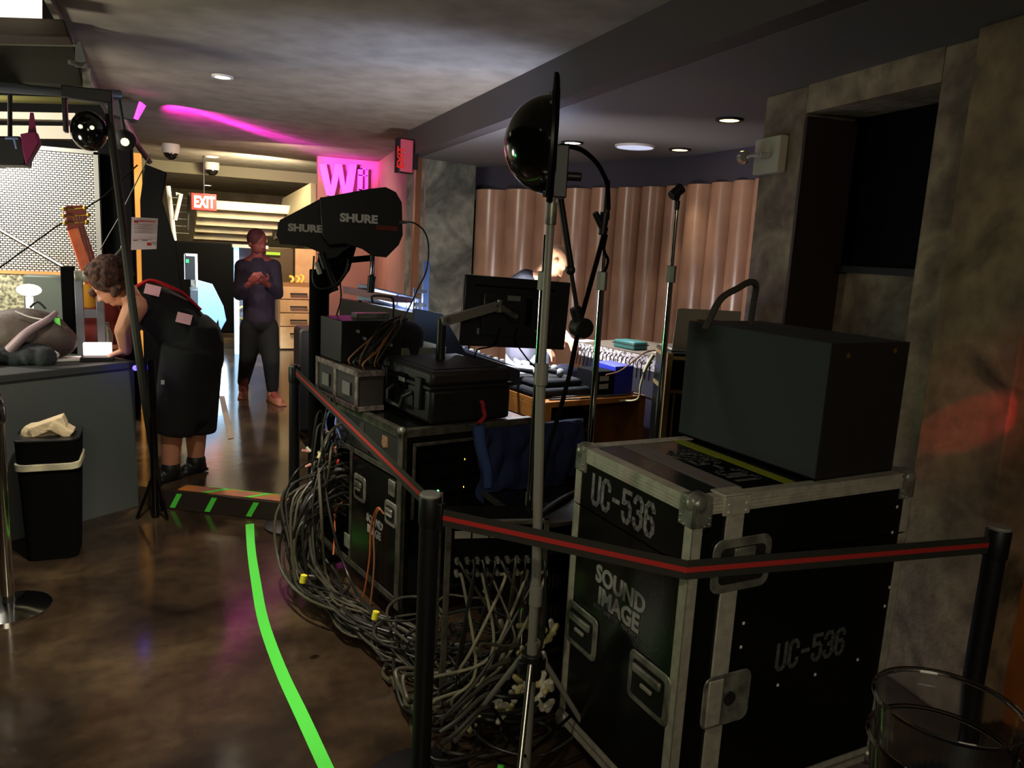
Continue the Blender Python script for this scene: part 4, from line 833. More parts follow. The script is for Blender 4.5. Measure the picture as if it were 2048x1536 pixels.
# ================================================================ MIXING DESK (behind the cases)
KF = CF @ Matrix.Translation((.6, .93, 0))
t = thing('mixing_desk', 'black sloping mixing desk with lit fader strip behind the monitor', 'mixing desk', (0, 0, 0), M=KF); kd = t
KL = 1.05
MB(KF).prism([(-.05, .98), (.66, .9), (.66, .96), (.27, 1.09), (.1, 1.28), (-.05, 1.3)], KL, 'xz', 0).build('body', M_blk, t, .006)
cheek = MB(KF).prism([(-.07, .9), (.67, .86), (.67, .955), (.27, 1.08), (.11, 1.3), (-.07, 1.33)], .02, 'xz', -.02).build('side_cheek', mat('satin_black', (36, 38, 40), .3), t, .003)
sf = MB(KF)
sd_ = V((.5, 0, -.15)).normalized()
sl_ = MB(KF).slab([(.28, .01, 1.096), (.66, .01, .972), (.66, KL - .01, .972), (.28, KL - .01, 1.096)], .004).build('fader_surface', mat('pale_grey_surface', (225, 230, 240), .4), t)
for r_ in range(4):
    for c_ in range(14):
        x = .33 + r_ * .09; y = .08 + c_ * .07; z = 1.096 - (x - .28) * .326 + .004
        MB(KF).box((x, y, z + .006), (.02, .022, .014)).build('fader_knob', M_white if r_ % 2 else M_blk, sl_)
MB(KF).slab([(.115, .08, 1.272), (.255, .08, 1.11), (.255, KL - .08, 1.11), (.115, KL - .08, 1.272)], .003).build('screen', mat('desk_screen', (180, 190, 230), .3, emit=(190, 205, 255), es=3.0), t)
MB(KF).bb((.05, .05, .0), (.1, .1, .94)).bb((.05, KL - .1, .0), (.1, KL - .05, .94)).bb((.56, .05, .0), (.61, .1, .92)).bb((.56, KL - .1, 0), (.61, KL - .05, .92)).bb((.05, .05, .4), (.61, .1, .45)).bb((.05, .05, .4), (.1, KL - .05, .45)).bb((.56, .05, .4), (.61, KL - .05, .45)).bb((.05, KL - .1, .4), (.61, KL - .05, .45)).build('trestle', M_blkm, t)
tag(MB(KF).prism([(-.05, 1.335), (.09, 1.33), (.09, 1.36), (-.05, 1.38)], .7, 'xz', .3).build('script_folder', mat('dusty_pink_card', (150, 110, 120), .5), bevel=.003), 'flat folder lying along the raised back of the mixing desk', 'folder')
# bright screen bar standing at the far edge + upright pale strip
a, b_ = at(722, 574, 4.9), at(832, 604, 4.6)
t = thing('screen_bar', 'long bright white meter screen behind the mixing desk', 'screen', (a.x, a.y, 1.3))
for k, (u0, u1) in enumerate(((.05, .62), (.68, .8), (.84, .97))):
    p = a.lerp(b_, u0); q_ = a.lerp(b_, u1); MB().slab([p - V((0, .012, .05)), q_ - V((0, .012, .05)), q_ - V((0, .012, -.01)), p - V((0, .012, -.01))], .006).build('display', M_led, t)
MB().slab([a - V((.02, .0, .08)), b_ - V((-.02, .0, .08)), b_ + V((.02, 0, .02)), a + V((-.02, 0, .02))], .03).build('bezel', mat('blue_grey_metal', (90, 104, 130), .4, .3), t)
for pp in (a, b_): MB().cyl((pp.x, pp.y + .02, .0 if pp.y > 6 else .0), (pp.x, pp.y + .02, pp.z), .012).build('support', M_blk, t)
p0 = at(856, 522, 4.4); p1 = at(846, 650, 4.4)
t = thing('pale_upright', 'upright pale blue ladder rack edge in front of the plaster pillar', 'rack', (p0.x, 4.4, 0))
MB().bb((p0.x - .022, 4.4, 0), (p0.x + .012, 4.43, p0.z)).build('rail', mat('pale_blue_metal', (130, 150, 190), .35, .5), t)
MB().bb((p0.x - .075, 4.42, 0), (p0.x - .065, 4.43, p0.z - .16)).build('rail', mat('pale_blue_metal', (130, 150, 190), .35, .5), t)
for i in range(14):
    z = p0.z - .19 - i * .08; MB().bb((p0.x - .07, 4.4, z), (p0.x - .0, 4.42, z + .022)).build('rung', M_steel, t)
# ---------------------------------------------------------------- gear between desk and waterproof case
c = at(818, 668, 3.75)
t = thing('round_cover', 'round black cover like a padded cap behind the waterproof case', 'cover', (c.x, 3.75, 1.1))
MB().ball((c.x, 3.78, c.z - .01), .088, 24, (1, 1, .8)).build('crown', M_blkc, t)
MB().cyl((c.x + .005, 3.78, 1.1), (c.x + .005, 3.78, c.z - .03), .07, .08, 24).build('band', M_blkc, t)
a = at(670, 638, 3.98); b_ = at(800, 668, 3.8)
t = thing('stage_box', 'black stage box with a panel of plugs behind the waterproof case', 'audio box', (0, 0, 0), M=CF)
MB(CF).prism([(-.02, .6), (.3, .6), (.3, .86), (-.02, .86)], .2, at0=1.1).build('body', M_blk, t, .004)
for i in range(6):
    MB(CF).cyl((.06 + i * .035, .585, 1.25 - (i % 3) * .035), (.06 + i * .035, .6, 1.25 - (i % 3) * .035), .008, n=10).build('plug', M_logo, t)
MB(CF).bb((.1, .7, 1.3), (.28, .76, 1.325)).build('bracket', M_steel, t)
cb = at(805, 640, 3.7)
for i in range(16):
    s = V((random.uniform(-.03, .03), random.uniform(-.02, .02), random.uniform(-.01, .02)))
    end = CP(random.uniform(-.0, .12), random.uniform(.4, .58), 1.1 + random.uniform(0, .01)); e = V((end.x, end.y, 1.098 + random.uniform(0, .02)))
    mid = cb.lerp(e, .5) + V((random.uniform(-.06, .04), -.03, random.uniform(-.02, .07)))
    o = MB().tube(spline([cb + s, cb.lerp(mid, .5) + V((0, 0, .02)), mid, e + V((0, 0, .03)), e], 5), .0045 if i % 3 else .0065, 7).build('cable', [M_cable, M_cable2, mat('tan_cable', (150, 100, 66), .5)][i % 3])
    tag(o, 'one of the thin cables fanning down from the bracket behind the waterproof case', 'cable', 'cables fanning down behind the waterproof case')
tag(MB().tube(spline([at(745, 605, 3.8), at(746, 592, 3.8), at(780, 594, 3.78), at(787, 605, 3.76), at(787, 640, 3.76)], 6), .006, 8).build('gooseneck_lamp', M_blk), 'thin black gooseneck lamp arm over the desk', 'lamp')
# black trunk cover lying ahead, pale cable tray
a = at(815, 690, 3.7)
tag(MB(CF).bb((.3, .6, 1.092), (.56, .84, 1.16)).build('tool_tray', mat('grey_tray', (130, 124, 100), .5, .4), bevel=.004), 'shallow grey metal tray beside the round black cover', 'tray')
# ================================================================ WOODEN BOX WITH GEAR
WFm = Matrix.Translation((2.02, 3.98, 0)) @ Matrix.Rotation(R(8), 4, 'Z')
t = thing('wooden_cabinet', 'open-front orange wooden cabinet under the microphones and cables', 'cabinet', (0, 0, 0), M=WFm)
ww, wd, wh = .78, .62, .795
MB(WFm).bb((0, 0, wh - .035), (ww, wd, wh)).build('top', M_wood, t, .003)
for x in (0, ww - .045): MB(WFm).bb((x, 0, 0), (x + .045, wd, wh - .035)).build('side', M_wood, t, .002)
MB(WFm).bb((.045, wd - .02, 0), (ww - .045, wd, wh - .035)).build('back', M_blkm, t)
MB(WFm).bb((.045, .01, .04), (ww - .045, wd - .02, .07)).build('bottom', M_wood, t)
for k, (z0, z1) in enumerate(((.6, .7), (.44, .56), (.3, .42))): MB(WFm).bb((.06, .06, z0), (.4, .5, z1)).build('rack_unit', M_blkm, t, .002)
for i in range(3): MB(WFm).bb((.08 + i * .09, .056, .64), (.15 + i * .09, .06, .665)).build('label_strip', mat('label_grey', (150, 148, 136), .6), t)
Hh = WFm @ V((0, 0, wh))
def onW(x, y, z=0): return WFm @ V((x, y, wh + z))
for i, (x, y, a_, lb) in enumerate(((.1, .3, 2.9, 'silver-headed microphone lying on the wooden cabinet, closest to the monitor'), (.25, .25, 2.7, 'silver-headed microphone lying on the wooden cabinet, behind the chrome stand'), (.31, .4, 2.5, 'silver-headed microphone lying on the wooden cabinet, nearest the dark bag'))):
    p = onW(x, y, .1 + .03); d_ = V((math.cos(a_), math.sin(a_), .12)).normalized()
    t = thing('microphone', lb, 'microphone', p, group='microphones on the wooden cabinet')
    MB().cyl(p, p + d_ * .15, .017, .011, 14).build('body', M_blk, t); MB().ball(p - d_ * .015, .028, 14).build('grille', mat('mic_mesh', (150, 148, 140), .5, .5, bump=.5, sc=300), t)
tag(MB(WFm).bb((.0, .1, wh + .001), (.42, .5, wh + .055)).bb((.02, .15, wh + .055), (.38, .45, wh + .1)).build('gear_pouch', M_blkc, bevel=.02), 'flat black gear bag under the microphones on the wooden cabinet', 'bag')
tag(MB(WFm).prism([(.3, 0), (.62, 0), (.6, .1), (.5, .13), (.4, .1), (.3, .11)], .001, 'xz', .2).build('x', M_blkc), 'x', 'x') if False else None
bg_ = MB(WFm).ball((.44, .45, wh + .075), .1, 16, (1.2, .8, .72)).build('cloth_bag', mat('dark_blue_bag', (28, 34, 52), .8, bump=.6, sc=20)); tag(bg_, 'rumpled dark blue bag on the back of the wooden cabinet', 'bag')
t = thing('power_box', 'small black box with two white labels on the wooden cabinet', 'box', onW(.48, .12)); MB(WFm).bb((.4, .05, wh + .001), (.55, .25, wh + .16)).build('body', M_blkm, t, .003)
for z in (.05, .1): MB(WFm).bb((.43, .046, wh + z), (.5, .05, wh + z + .03)).build('label', mat('label_grey', (150, 148, 136), .6), t)
tag(MB(WFm).bb((.56, .06, wh + .001), (.71, .3, wh + .185)).build('storage_box', mat('blue_plastic', (42, 52, 170), .4), bevel=.004), 'bright blue plastic box on the wooden cabinet', 'box')
# pale cable tester / cord crossing
tag(MB().tube(spline([at(1212, 750, 3.96), at(1240, 742, 3.95), at(1270, 720, 3.95), at(1296, 703, 4.0), at(1340, 700, 4.0)], 6), .005, 8).build('cable', mat('tan_cable', (150, 100, 66), .5)), 'thin tan cord rising from the black box to the laptop case', 'cable')
tag(MB().tube(spline([at(1307, 710, 3.9), at(1296, 728, 3.9), at(1288, 745, 3.9)], 4), .012, 10).build('cable_plug', mat('cream_rubber', (200, 184, 130), .5)), 'cream plug with a yellow band hanging by the laptop case', 'plug')
tag(MB().tube(spline([at(1288, 745, 3.9), at(1281, 770, 3.9), at(1275, 798, 3.92), at(1240, 802, 4.05)], 5), .006, 8).build('cable', mat('cream_rubber', (200, 184, 130), .5)), 'cream cable dropping from the plug to the wooden cabinet', 'cable')
for i, P in enumerate(([onW(.05, .04, .006), onW(.3, .01, .006), onW(.55, .03, .008), onW(.76, .1, .006)], [onW(.1, .08, .008), onW(.35, .06, .01), onW(.6, .02, .006), onW(.72, .005, .006), at(1340, 815, 3.95)])):
    tag(MB().tube(spline(P, 6), .005, 8).build('cable', M_cable), ['thin black cable lying along the front edge of the wooden cabinet', 'black cable trailing off the corner of the wooden cabinet'][i], 'cable')
# ---------------------------------------------------------------- second mixer, laptop, cases on the right
c = gz(1330, 720, 1.0)
GF = Matrix.Translation((3.02, 4.32, 0)) @ Matrix.Rotation(R(11), 4, 'Z')
t = thing('light_desk', 'smaller mixer with bright speckled edge beyond the wooden cabinet', 'mixing desk', (0, 0, 0), M=GF)
MB(GF).bb((0, 0, .9), (.62, .85, 1.0)).build('body', mat('speckled_white', (235, 236, 240), .5, c2=(90, 90, 100), sc=45, lo=.45, hi=.6), t, .006)
MB(GF).bb((.0, -.0, 1.0), (.62, .85, 1.008)).build('surface', mat('worn_tan_top', (110, 96, 80), .6), t)
for i in range(20): MB(GF).tube(bez(GF @ V((-.004, .04 + i * .04, .96)), GF @ V((-.03, .03 + i * .042, .82)), .03, 6) if False else [V((-.006, .04 + i * .04, .97)), V((-.03, .04 + i * .04, .95)), V((-.035, .035 + i * .041, .84))], .0035, 6).build('cord', M_blkm, t)
MB(GF).bb((.03, .03, 0), (.59, .82, .9)).build('cabinet', mat('dark_navy_panel', (24, 26, 44), .6), t)
p = GF @ V((.05, .36, 1.008)); t = thing('teal_case', 'small teal zipped case on the smaller mixer', 'case', p)
MB(GF).bb((.06, .3, 1.008), (.2, .52, 1.065)).build('body', mat('teal_shell', (44, 104, 98), .5), t, .012); MB(GF).bb((.055, .295, 1.038), (.205, .525, 1.045)).build('zip', M_dark, t)
CFm = Matrix.Translation((at(1336, 720, 3.45).x, 3.45, 0)) @ Matrix.Rotation(R(-24), 4, 'Z')
t = thing('laptop_case', 'black road case with brass coloured edges under the laptop', 'case', (0, 0, 0), M=CFm)
ch = at(1340, 706, 3.45).z
MB(CFm).bb((0, 0, .1), (.44, .36, ch)).build('body', M_lam, t)
m = MB(CFm)
for z in (ch - .035, ch - .22): m.bb((-.003, -.004, z), (.44, 0, z + .02)).bb((-.004, -.003, z), (0, .36, z + .02))
m.bb((-.004, -.004, .1), (.0, .025, ch)).bb((-.004, -.004, .1), (.025, 0, ch)).bb((.045, -.004, .1), (.055, 0, ch - .22)).build('edge_extrusion', mat('brass_edge', (200, 170, 110), .35, .7), t)
for x in (.06, .38):
    for y in (.06, .3): MB(CFm).cyl((x - .02, y, .05), (x + .02, y, .05), .05, n=16).build('caster', M_blk, t)
LFm = CFm @ Matrix.Translation((.03, .08, ch + .001)) @ Matrix.Rotation(R(5), 4, 'Z')
t = thing('laptop', 'open silver laptop with a round sticker on its lid, on the case', 'laptop', (0, 0, 0), M=LFm)
silver = mat('laptop_silver', (205, 196, 178), .35, .6)
MB(LFm).bb((0, 0, 0), (.36, .24, .016)).build('base', silver, t, .005)
ld = MB(LFm @ Matrix.Rotation(R(8), 4, 'X')); ld.prism(rr(0, .36, .012, .245, .012), .008, 'xz', -.012); ld = ld.build('lid', silver, t, .002)
LX = LFm @ Matrix.Rotation(R(8), 4, 'X')
MB(LX).bb((.012, -.004, .02), (.348, -.0035, .235)).build('screen', mat('screen_light', (60, 70, 90), .2), ld)
MB(LX).bb((.12, -.014, .14), (.24, -.012, .19)).build('sticker', mat('brown_sticker', (120, 80, 50), .6), ld)
MB(LX).lathe([(.001, 0), (.02, 0), (.02, .002), (.001, .002)], (.18, 0, 0)).build('x', silver, ld) if False else None
MB(LX).cyl((.16, -.0155, .165), (.16, -.014, .165), .018, n=20).cyl((.205, -.0155, .165), (.205, -.014, .165), .018, n=20).build('sticker_ring', mat('pale_sticker', (190, 170, 140), .6), ld)
tag(MB(GF).bb((.1, .02, 1.008), (.4, .18, 1.02)).build('tablet', silver, bevel=.003), 'thin pale tablet lying on the smaller mixer by the laptop', 'tablet')
# ================================================================ LEFT: COUNTER AND WHAT STANDS ON IT
cp0 = V((-.2, 5.04, 0)); cdv = V((-.8, -.57, 0)).normalized(); cnv = V((-.57, .8, 0)).normalized()
KX = Matrix.Translation(cp0) @ Matrix((cdv * -1, cnv, V((0, 0, 1)))).transposed().to_4x4()   # local: x toward right end(0), y into counter
ct = .9
t = thing('bar_counter', 'plain dark grey counter front at the stage edge', 'counter', (0, 0, 0), M=KX)
M_grey = mat('grey_counter', (92, 98, 94), .7, bump=.1, sc=60)
MB(KX).bb((-2.6, 0, 0), (0, .42, ct - .04)).build('body', M_grey, t)
MB(KX).bb((-2.62, -.015, ct - .04), (.01, .44, ct)).build('worktop', mat('grey_counter_top', (66, 68, 66), .5), t, .004)
def ontop(px, py): p = gz(px, py, ct); return p
def K(px, py, y): return at(px, py, y)
# papers, lamps and rags on the counter
p = gz(135, 722, ct + .001)
t = thing('notebook', 'pale notebook lying on the counter edge', 'book', p); MB().box((p.x, p.y + .03, ct + .009), (.2, .12, .014), Matrix.Rotation(.2, 3, 'Z')).build('cover', M_paper, t, .002)
MB().box((p.x, p.y + .03, ct + .009), (.196, .122, .01), Matrix.Rotation(.2, 3, 'Z')).build('pages', M_white, t)
p = gz(110, 700, ct)
tag(MB().ball((p.x, 5.0, ct + .04), .07, 12, (1.2, .8, .55)).ball((p.x + .05, 5.0, ct + .06), .04, 10, (1, .8, 1)).build('crumpled_paper', mat('bright_paper', (255, 250, 240), .7, bump=1, sc=30)), 'crumpled white paper on the counter beside the notebook', 'paper')
p = gz(208, 700, ct)
t = thing('lit_tray', 'bright white lit tray on the counter by the bent-over person', 'tray', (p.x, 5.12, ct))
MB().bb((p.x - .09, 5.02, ct + .001), (p.x + .08, 5.16, ct + .025)).build('body', M_blk, t, .003)
MB().bb((p.x - .08, 5.1, ct + .025), (p.x + .07, 5.14, ct + .1)).build('light_panel', mat('white_glow', (255, 250, 245), .5, emit=(255, 225, 215), es=1.4), t, .004)
c0 = gz(40, 715, ct)
rag = MB()
for i in range(9): rag.ball((c0.x - .12 + i * .035, 4.93 - .0 + random.uniform(-.03, .05), ct + .035 + random.uniform(0, .04)), .05 + random.uniform(0, .02), 10)
tag(rag.build('rag', mat('dark_grey_cloth', (44, 46, 50), .95, bump=1, sc=30), mods=REM(.012, 2)), 'heap of dark grey cloth on the left of the counter', 'cloth')
# backpack
bp = at(55, 660, 5.05)
t = thing('backpack', 'bulky brown-grey bag lying on the counter before the metal mesh', 'bag', (bp.x, 5.1, ct))
m = MB().ball((bp.x - .02, 5.08, ct + .16), .2, 20, (1.15, .6, .72)).ball((bp.x + .12, 5.05, ct + .12), .13, 16, (1, .7, .8)).ball((bp.x - .2, 5.1, ct + .12), .15, 16, (1, .7, .8))
m.build('body', mat('taupe_nylon', (78, 64, 58), .6, bump=.7, sc=12), t, mods=REM(.012, 6))
MB().tube(spline([at(20, 700, 4.93), at(55, 665, 4.9), at(95, 640, 4.92), at(112, 625, 4.98)], 6), .03, 12, r2=.014).build('side_pocket', mat('mauve_lining', (150, 124, 130), .5), t)
MB().tube(spline([at(30, 622, 4.95), at(60, 634, 4.94), at(92, 640, 4.93)], 5), .004, 8).build('zip', M_white, t)
MB().tube(spline([at(60, 615, 4.98), at(75, 604, 4.98), at(92, 618, 4.98)], 5), .006, 8).build('handle', M_blk, t)
p = at(58, 580, 5.4)
tag(MB().ball(p, .052, 16, (1.3, .8, .7)).cyl((p.x, p.y, p.z - .2), (p.x, p.y, p.z - .04), .02).cyl((p.x, p.y, ct), (p.x, p.y, p.z - .18), .03, n=12).build('table_lamp', mat('lamp_shade_white', (255, 250, 240), .5, emit=(255, 245, 235), es=1.2)), 'round glowing white lamp behind the bag', 'lamp')
# grey A-frame stand with a yellow disc, banjo-like
fy = 5.3
t = thing('equipment_frame', 'grey H-shaped metal frame standing on the counter', 'frame', (at(180, 690, fy).x, fy, ct))
def bar(a, b_, w, d=.03, parent=t, m_=mat('frame_grey', (128, 132, 142), .5, .3), nm='bar'): return MB().ribbon([a, b_], w, d, (0, -1, 0) if False else (0, 0, 1)).build(nm, m_, parent, .003)
for px in (157, 200):
    a = at(px, 560 if px < 180 else 590, fy); b_ = at(px + 2, 690 if px < 180 else 684, fy); MB().bb((a.x - .022, fy - .015, ct), (a.x + .022, fy + .015, a.z)).build('leg', mat('frame_grey', (128, 132, 142), .5, .3), t, .003)
a = at(157, 618, fy); b_ = at(200, 636, fy); MB().bb((a.x, fy - .012, b_.z), (b_.x, fy + .012, a.z)).build('crossbar', mat('frame_grey', (128, 132, 142), .5, .3), t, .003)
a = at(157, 558, fy); MB().bb((a.x - .02, fy - .03, a.z - .01), (a.x + .15, fy + .02, a.z + .05)).ball((a.x + .05, fy - .03, a.z + .03), .03, 10).build('head', M_steel, t, .004)
c = at(176, 592, fy + .06); tag(MB().cyl(c, c + V((0, .03, 0)), .072, n=28).build('gold_disc', mat('gold_disc', (240, 170, 50), .4, .2)), 'golden yellow disc behind the grey H-shaped frame', 'disc')
c = at(137, 600, 5.35); tag(MB().bb((c.x - .035, 5.34, ct), (c.x + .035, 5.42, c.z + .2)).build('speaker_case', M_blkm, bevel=.004), 'narrow black case between the bag and the grey frame', 'case')
c = at(120, 650, 5.2); tag(MB().prism([(c.x - .025, c.z - .05), (c.x + .03, c.z - .05), (c.x + .02, c.z + .06), (c.x - .005, c.z + .06)], .004, 'xz', 5.02).build('name_tag', mat('neon_green_card', (130, 255, 110), .5)), 'neon green tag hanging from the bag', 'tag')
c = at(214, 660, 5.4); tag(MB().lathe([(.001, 0), (.03, 0), (.032, .12), (.014, .16), (.014, .19), (.001, .19)], (c.x, 5.4, ct)).build('bottle', M_steel), 'small grey bottle behind the lit tray', 'bottle')
# guitar: headstock and neck rising
def gp(px, py, y=5.55): return at(px, py, y)
t = thing('guitar', 'orange-brown guitar neck with tuned headstock rising over the counter', 'guitar', gp(180, 560))
MB().slab([gp(130, 412), gp(165, 410), gp(176, 430), gp(168, 452), gp(134, 462)][::-1], .02).build('headstock', mat('red_brown_wood', (120, 40, 30), .35), t, .004)
MB().slab([gp(134, 460), gp(168, 450), gp(204, 560), gp(172, 575)][::-1], .03).build('neck', mat('orange_neck', (214, 104, 60), .4, c2=(190, 80, 50), sc=5), t, .006)
MB().slab([gp(155, 455, 5.54), gp(168, 450, 5.54), gp(204, 558, 5.54), gp(192, 563, 5.54)][::-1], .01).build('fretboard', mat('dark_red_wood', (110, 30, 22), .4), t)
for i, (px, py) in enumerate(((128, 418), (128, 432), (130, 446), (170, 416), (177, 430), (174, 444))): MB().ball(gp(px, py, 5.53), .014, 10).cyl(gp(px, py, 5.53), gp(150, py + 2, 5.54), .004, n=6).build('tuning_peg', mat('brass', (190, 150, 60), .4, .8), t)
for i in range(4): MB().tube([gp(146 + i * 6, 432, 5.528), gp(176 + i * 6, 566, 5.528)], .0012, 5).build('string', M_steel, t)
gb = gp(196, 640, 5.62); m = MB().ball((gb.x, 5.64, 1.12), .14, 20, (1, .3, 1)).ball((gb.x + .01, 5.64, .93), .17, 20, (1, .3, 1)); m.cyl((gb.x, 5.64, .12), (gb.x, 5.64, .8), .03); m.build('body', mat('dark_red_wood', (110, 30, 22), .4), t, mods=REM(.012, 4))
# ================================================================ BIN AND CHROME POST
by_ = 4.25
b0, b1 = at(22, 872, by_), at(155, 868, by_)
bxc = (b0.x + b1.x) / 2; bw_ = (b1.x - b0.x) / 2; bt = .63
t = thing('waste_bin', 'black waste bin with a pale band, a bag bulging over its rim', 'bin', (bxc, by_ + .14, 0))
rrp = lambda s: [(bxc + x * bw_ * s, by_ + .16 + y * .15 * s) for x, y in rr(-1, 1, -1, 1, .35, 4)]
m = MB(); P0 = rrp(.82); P1 = rrp(1.0); n = len(P0); m.add([(x, y, 0) for x, y in P0] + [(x, y, bt) for x, y in P1], [tuple(range(n - 1, -1, -1)), tuple(range(n, 2 * n))] + [(i, (i + 1) % n, n + (i + 1) % n, n + i) for i in range(n)]); m.build('body', M_blkm, t)
m = MB(); m.prism(rrp(1.03), .035, at0=bt - .155); m.build('band', mat('cream_band', (214, 206, 170), .6, c2=(170, 164, 140), sc=14), t, .003)
m = MB(); m.prism(rrp(1.02), .012, at0=bt - .01); m.build('rim', M_blk, t, .003)
tag(MB().ball((bxc - .05, by_ + .15, bt + .0), .07, 16, (1.1, .9, .9)).ball((bxc + .02, by_ + .15, bt + .02), .06, 16, (1, .9, 1)).box((bxc - .0, by_ + .13, bt + .05), (.16, .1, .05), Matrix.Rotation(-.35, 3, 'Y')).box((bxc + .06, by_ + .13, bt + .03), (.1, .12, .05), Matrix.Rotation(.6, 3, 'Y')).build('rubbish_bag', mat('cream_paper', (250, 226, 180), .7, bump=1, sc=24), mods=REM(.006, 1)), 'cream paper rubbish sticking out of the waste bin', 'rubbish')
ps = gz(26, 1218, 0)
t = thing('rope_post', 'shiny chrome barrier post in front of the waste bin', 'barrier', (ps.x, ps.y, 0))
MB().lathe([(.001, 0), (.165, 0), (.165, .012), (.1, .026), (.03, .04), (.001, .04)], (ps.x - .015, ps.y + .0, 0), 44).build('base', M_chrome, t)
MB().cyl((ps.x - .015, ps.y, .03), (ps.x - .015, ps.y, .86), .026, n=28).build('pole', M_chrome, t)
MB().lathe([(.027, .84), (.036, .85), (.036, .9), (.03, .94), (.012, .97), (.001, .975)], (ps.x - .015, ps.y, 0)).ball((ps.x - .015, ps.y, .965), .022, 14).build('finial', M_chrome, t)
# ================================================================ STAGE BACKDROP AND RIG
sy = 6.9
A_, B_, C_, D_ = at(-60, 288, sy), at(196, 306, sy), at(204, 545, sy), at(-60, 545, sy)
SXm, SZ0, SZ1 = B_.x, at(100, 548, sy).z, A_.z
wv = bpy.data.materials.new('woven_metal'); wv.use_nodes = True; nt = wv.node_tree; b = nt.nodes['Principled BSDF']; b.inputs['Metallic'].default_value = .75; b.inputs['Roughness'].default_value = .38
tc = nt.nodes.new('ShaderNodeTexCoord'); mp = nt.nodes.new('ShaderNodeMapping'); mp.inputs['Rotation'].default_value = (R(90), 0, 0)
bk_ = nt.nodes.new('ShaderNodeTexBrick'); bk_.inputs['Scale'].default_value = 1; bk_.inputs['Brick Width'].default_value = .03; bk_.inputs['Row Height'].default_value = .017; bk_.inputs['Mortar Size'].default_value = .0036; bk_.inputs['Mortar Smooth'].default_value = .3
bk_.inputs['Color1'].default_value = (.8, .78, .7, 1); bk_.inputs['Color2'].default_value = (.7, .68, .6, 1); bk_.inputs['Mortar'].default_value = (.03, .03, .03, 1)
nt.links.new(tc.outputs['Object'], mp.inputs['Vector']); nt.links.new(mp.outputs['Vector'], bk_.inputs['Vector']); nt.links.new(bk_.outputs['Color'], b.inputs['Base Color'])
bm_ = nt.nodes.new('ShaderNodeBump'); bm_.inputs['Strength'].default_value = .6; bm_.inputs['Distance'].default_value = .01; bm_.invert = True; nt.links.new(bk_.outputs['Fac'], bm_.inputs['Height']); nt.links.new(bm_.outputs['Normal'], b.inputs['Normal'])
t = thing('mesh_screen', 'large silver woven metal screen behind the stage', 'screen', ((SXm - 1.6), sy, .12))
MB().bb((SXm - 3.2, sy, .3), (SXm - .03, sy + .03, SZ1)).build('mesh', wv, t)
MB().bb((SXm - .03, sy - .02, .12), (SXm + .0, sy + .04, SZ1 + .02)).bb((SXm - 3.2, sy - .02, SZ1), (SXm, sy + .04, SZ1 + .03)).build('frame', mat('screen_frame', (150, 150, 140), .4, .5), t)
tag(MB().bb((SXm - 3.2, sy - .12, .12), (SXm - .0, sy - .06, SZ0)).build('low_wall', mat('speckled_panel', (190, 186, 150), .6, c2=(90, 90, 70), sc=40)), 'pale speckled panel under the silver mesh', 'panel')
tag(MB().bb((SXm - 3.2, sy - .13, SZ0), (SXm, sy - .05, SZ0 + .02)).build('orange_rail', mat('orange_rail', (250, 150, 80), .5)), 'orange rail along the bottom of the silver mesh', 'rail')
tag(MB().bb((at(45, 560, 6.4).x, 6.4, .12), (at(150, 560, 6.4).x, 6.6, at(100, 552, 6.4).z)).build('amplifier', mat('grey_green_case', (84, 92, 84), .5), bevel=.01), 'grey-green equipment case on the stage in front of the mesh', 'case')
# columns right of the screen
a = at(198, 300, 7.0); b_ = at(264, 300, 7.0)
tag(MB().bb((a.x, 7.0, .12), (b_.x, 7.3, at(230, 262, 7).z)).build('stage_curtain', M_blkm, bevel=.02), 'black column drape right beside the silver mesh screen', 'curtain')
a = at(263, 305, 9.2); b_ = at(282, 440, 9.2)
tag(MB().bb((a.x, 9.2, .12), (b_.x + .02, 9.3, a.z)).build('lit_wall_strip', mat('amber_wall_glow', (250, 180, 90), .6, emit=(250, 170, 70), es=.8)), 'narrow strip of amber-lit wall glimpsed between the black drapes', 'panel')  # glow put into the colour in place of the lit wall beyond
a = at(282, 330, 6.8); b_ = at(318, 520, 6.8)
tag(MB().slab([at(290, 328, 6.8), at(334, 345, 6.8), at(324, 400, 6.8), at(352, 490, 6.8), at(366, 600, 6.8), at(362, 700, 6.8), gz(358, 800, .125).lerp(V((at(358, 800, 6.8).x, 6.8, .125)), 1), V((at(286, 700, 6.8).x, 6.8, .125)), at(280, 400, 6.8)][::-1], .2).build('stage_drape', M_blkm, bevel=.01), 'black angular drape hanging behind the bent-over person', 'curtain')
# top rig
M_pipe = mat('pipe_blue_grey', (120, 130, 138), .4, .5); M_pale = mat('pale_beam', (196, 184, 160), .6)
def pipe(p, q_, r, label, m_=M_pipe, nm='rigging_pipe'):
    return tag(MB().cyl(p, q_, r, n=16).build(nm, m_), label, 'pipe', 'rigging over the stage')
pipe(at(-60, 170, 5.2), at(240, 190, 5.6), .03, 'thick blue-grey pipe running to the pink fixture')
pipe(at(-60, 196, 5.9), at(200, 203, 6.1), .022, 'thin olive pipe just under the thick blue-grey pipe', mat('olive_pipe', (100, 96, 52), .5, .3))
tag(MB().slab([at(-60, 222, 7.4), at(150, 226, 7.4), at(150, 240, 7.4), at(-60, 236, 7.4)][::-1], .15).build('roof_beam', M_pale), 'pale horizontal beam under the pipes, nearer the ceiling', 'beam', 'pale beams over the mesh screen')
tag(MB().slab([at(-60, 250, 7.5), at(145, 252, 7.5), at(145, 278, 7.5), at(-60, 276, 7.5)][::-1], .15).build('roof_beam', M_pale), 'pale horizontal beam just above the silver mesh', 'beam', 'pale beams over the mesh screen')
